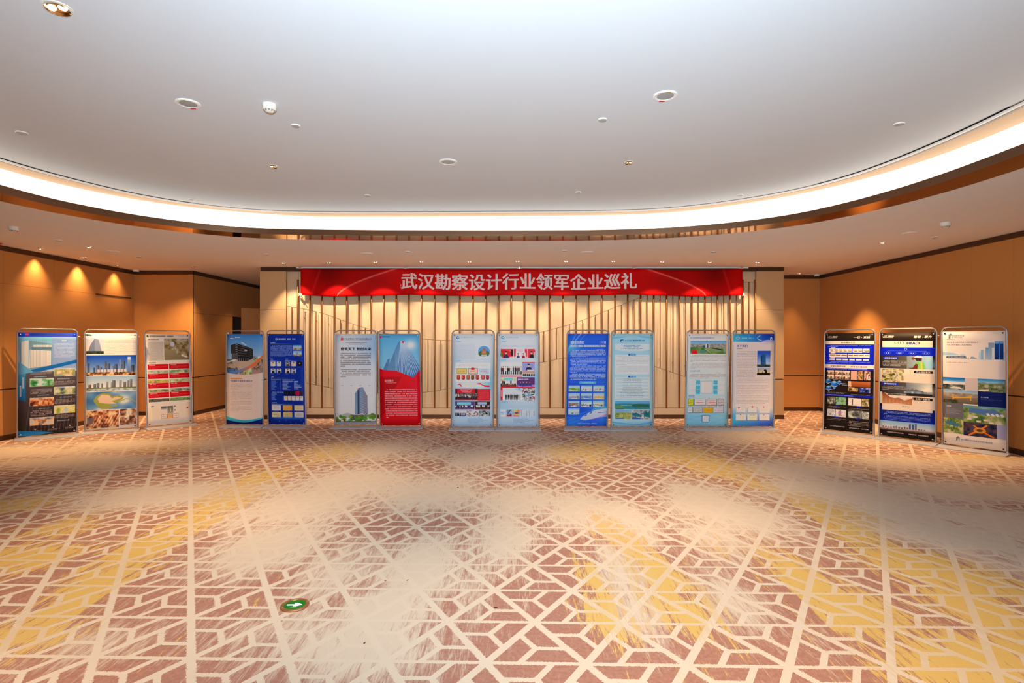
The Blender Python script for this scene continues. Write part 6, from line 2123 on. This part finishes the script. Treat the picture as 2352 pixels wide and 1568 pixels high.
def base_bm():
    prof = [(-0.185, 0.0), (-0.185, 0.010), (-0.17, 0.016), (-0.045, 0.034), (0.045, 0.034), (0.17, 0.016), (0.185, 0.010), (0.185, 0.0)]
    bm = bmesh.new()
    rows = []
    for x in (-0.441, -0.438, 0.438, 0.441):
        s = 0.985 if abs(x) > 0.439 else 1.0
        rows.append([bm.verts.new((x, y * s, z * (s if z > 0 else 1))) for y, z in prof])
    for A, B in zip(rows, rows[1:]):
        for k in range(len(prof)):
            j = (k + 1) % len(prof)
            bm.faces.new((A[k], A[j], B[j], B[k]))
    bm.faces.new(rows[0][::-1])
    bm.faces.new(rows[-1])
    return bm


POSTER_NO = [0]


def poster_mesh(m, kx, ky, seed):
    nx, ny = 8, 14
    rng = np.random.default_rng(seed)
    ph = rng.uniform(0, 6, 3)
    vs, uvs, fs, mi = [], [], [], []
    for side in (0, 1):
        for j in range(ny + 1):
            t = j / ny
            for i in range(nx + 1):
                s = i / nx
                bow = 0.010 * math.sin(math.pi * t) * math.sin(math.pi * s) * math.cos(ph[0]) + 0.005 * math.sin(3.0 * s + ph[1]) * math.sin(math.pi * t) + 0.004 * math.sin(5 * t + ph[2])
                z = PZ + PH * t
                vs.append(((s - .5) * PW + kx * z, -0.004 + bow + ky * z + 0.0012 * side, z))
                uvs.append((s, t))
    n = (nx + 1) * (ny + 1)
    for j in range(ny):
        for i in range(nx):
            a = j * (nx + 1) + i
            fs.append((a, a + 1, a + nx + 2, a + nx + 1))
            mi.append(0)
            fs.append((n + a, n + a + nx + 1, n + a + nx + 2, n + a + 1))
            mi.append(1)
    for i in range(nx):
        fs.append((i, n + i, n + i + 1, i + 1))
        b = ny * (nx + 1) + i
        fs.append((b, b + 1, n + b + 1, n + b))
        mi += [1, 1]
    for j in range(ny):
        a = j * (nx + 1)
        fs.append((a, a + nx + 1, n + a + nx + 1, n + a))
        b = a + nx
        fs.append((b, n + b, n + b + nx + 1, b + nx + 1))
        mi += [1, 1]
    me = bpy.data.meshes.new('poster')
    me.from_pydata(vs, [], fs)
    me.polygons.foreach_set('material_index', mi)
    me.polygons.foreach_set('use_smooth', [True] * len(fs))
    uvl = me.uv_layers.new(name='UVMap')
    lv = np.empty(len(me.loops), dtype=np.int32)
    me.loops.foreach_get('vertex_index', lv)
    uvl.data.foreach_set('uv', np.array(uvs, np.float32)[np.concatenate([np.arange(n) % n, np.arange(n)])[lv] if False else lv].ravel())
    me.materials.append(m)
    me.materials.append(M_PAPER)
    return me


def stand(x, y, yaw, art, label, kx=0.0, ky=0.0, rivet=None, clip=0, sx=1.0):
    POSTER_NO[0] += 1
    k = POSTER_NO[0]
    t = tag(empty('poster_stand', (x, y, 0), math.radians(yaw)), label, 'poster stand', 'poster stands around the hall')
    t.scale = (sx, 1, 1)
    if 'stand_base' not in MESH:
        shared('stand_base', base_bm)
        MESH['stand_base'].materials.append(M_BASE)
    link('base', MESH['stand_base'], None, t)
    from_bm('frame', frame_bm(kx, ky), M_ALU, t, True)
    for s in (-1, 1):
        o = part('foot_socket', 'socket', lambda: lathe_bm([(0.02, 0.028), (0.02, 0.05), (0.0135, 0.055)], 14), M_ALU, t, (s * RV, 0, 0))
    cv = art()
    cv.blur(1)
    lin = np.clip(cv.a, 0, 1) ** 2.2
    cv.a = (lin * np.minimum(1.36, 0.91 / np.maximum(lin.max(-1, keepdims=True), 1e-3))) ** (1 / 2.2)
    m = print_mat('poster_print_%d' % k, cv, 0.5, 1.0, 0.12)
    p = link('poster', poster_mesh(m, kx, ky, k), None, t)
    rm = rivet or M_STEEL
    for sd in (-1, 1):
        for zz in (PZ + 0.03, PZ + PH - 0.03):
            xx = sd * (PW / 2 - 0.03) + kx * zz
            r = part('rivet', 'rivet' + rm.name, lambda: lathe_bm([(0.011, 0), (0.010, 0.003), (0.005, 0.004), (0.004, 0.001), (0, 0.001)], 12), rm, p, (xx, -0.009 + ky * zz, zz))
            r.rotation_euler = (math.pi / 2, 0, 0)
            top = zz > 1
            a = Vector((sd * (RV - (0.03 if top else 0)) + kx * zz, ky * zz, zz + (0.055 if top else -0.02)))
            b = Vector((xx + sd * 0.01, -0.002 + ky * zz, zz + (0.012 if top else -0.006)))
            from_bm('hook', tube_bm([a, (a + b) / 2 + Vector((0, 0.004, 0)), b], 0.003, 6), M_STEEL, t)
    if clip:
        zz = 1.80
        from_bm('side_clip', tube_bm([(clip * RV + kx * zz, ky * zz, zz), (clip * (RV + 0.034) + kx * zz, ky * zz - 0.004, zz - 0.006)], 0.005, 8), M_STEEL, t)
    return t


M_RIVB = mat('rivet_dark', (0.03, 0.035, 0.05), 0.35, 0.6)


def ctr(px, h):
    yy = F * 1.8 / h
    return (px - CX) * yy / F, yy


AT = 'poster stand in the angled left trio'
stand(-8.239, 9.665, 41.3, art_dark_blue, 'poster stand with grey and blue poster of a glass building, nearest the left wall', ky=-0.027, clip=1)
stand(-7.558, 10.28, 28.5, art_skyline, 'poster stand with white poster of stacked skyline and aerial pictures, middle of the left trio', ky=-0.01, rivet=M_RIVB, clip=1)
stand(-6.815, 10.865, 49.9, art_red_boxes, 'poster stand leaning back with pale poster of eight red text boxes', ky=0.088, rivet=M_RIVB)
x, y = ctr(561.9, 206.5)
stand(x, y, -4, art_black_building, 'poster stand with black office block above an orange swoosh, before the side passage', kx=.005, rivet=M_RIVB, clip=1, sx=.95)
x, y = ctr(659.4, 207.6)
stand(x, y, -4, art_navy, 'poster stand with deep navy poster of portraits and certificates', kx=-.018, sx=.95)
x, y = ctr(817.4, 208.5)
stand(x, y, 3, art_white_tower, 'poster stand with pale grey poster of one tall tower among trees', clip=1)
x, y = ctr(920.4, 210)
stand(x, y, 2, art_red_tower, 'poster stand with red poster under a blue sky skyscraper', kx=-.0175)
x, y = ctr(1084.7, 213.3)
stand(x, y, 0, lambda: art_assoc(0), 'poster stand with pale blue poster showing a round pagoda picture', kx=.010, rivet=M_RIVB, clip=1)
x, y = ctr(1190, 213.5)
stand(x, y, 0, lambda: art_assoc(1), 'poster stand with pale blue poster of many group photos, right of the pagoda poster', rivet=M_RIVB)
x, y = ctr(1346.5, 212.5)
stand(x, y, 0, art_train, 'poster stand with bright blue poster of a white high speed train', kx=.020, rivet=M_RIVB, clip=1)
x, y = ctr(1451.9, 213)
stand(x, y, 0, art_cyan, 'poster stand with light cyan poster of a reservoir and text panels', kx=.003, rivet=M_RIVB)
x, y = ctr(1622.2, 213)
stand(x, y, -1, art_smart, 'poster stand with pale poster of six blue icon squares and framed plaques', kx=.020, rivet=M_RIVB, clip=1)
x, y = ctr(1728.1, 212.7)
stand(x, y, -2, art_about, 'poster stand with white poster under a blue header, before the right pier', kx=.014)
stand(6.143, 9.958, -46.7, lambda: art_black(0), 'poster stand with black poster of blue diagram panels, farthest of the right trio', ky=.053, clip=1)
stand(6.71, 9.26, -50.6, lambda: art_black(1), 'poster stand with black poster of wide picture strips and a green vest worker', ky=.026, clip=1)
stand(7.177, 8.46, -59.2, art_consult, 'poster stand with white poster of picture blocks, nearest the camera at right', ky=-.015, rivet=M_RIVB)
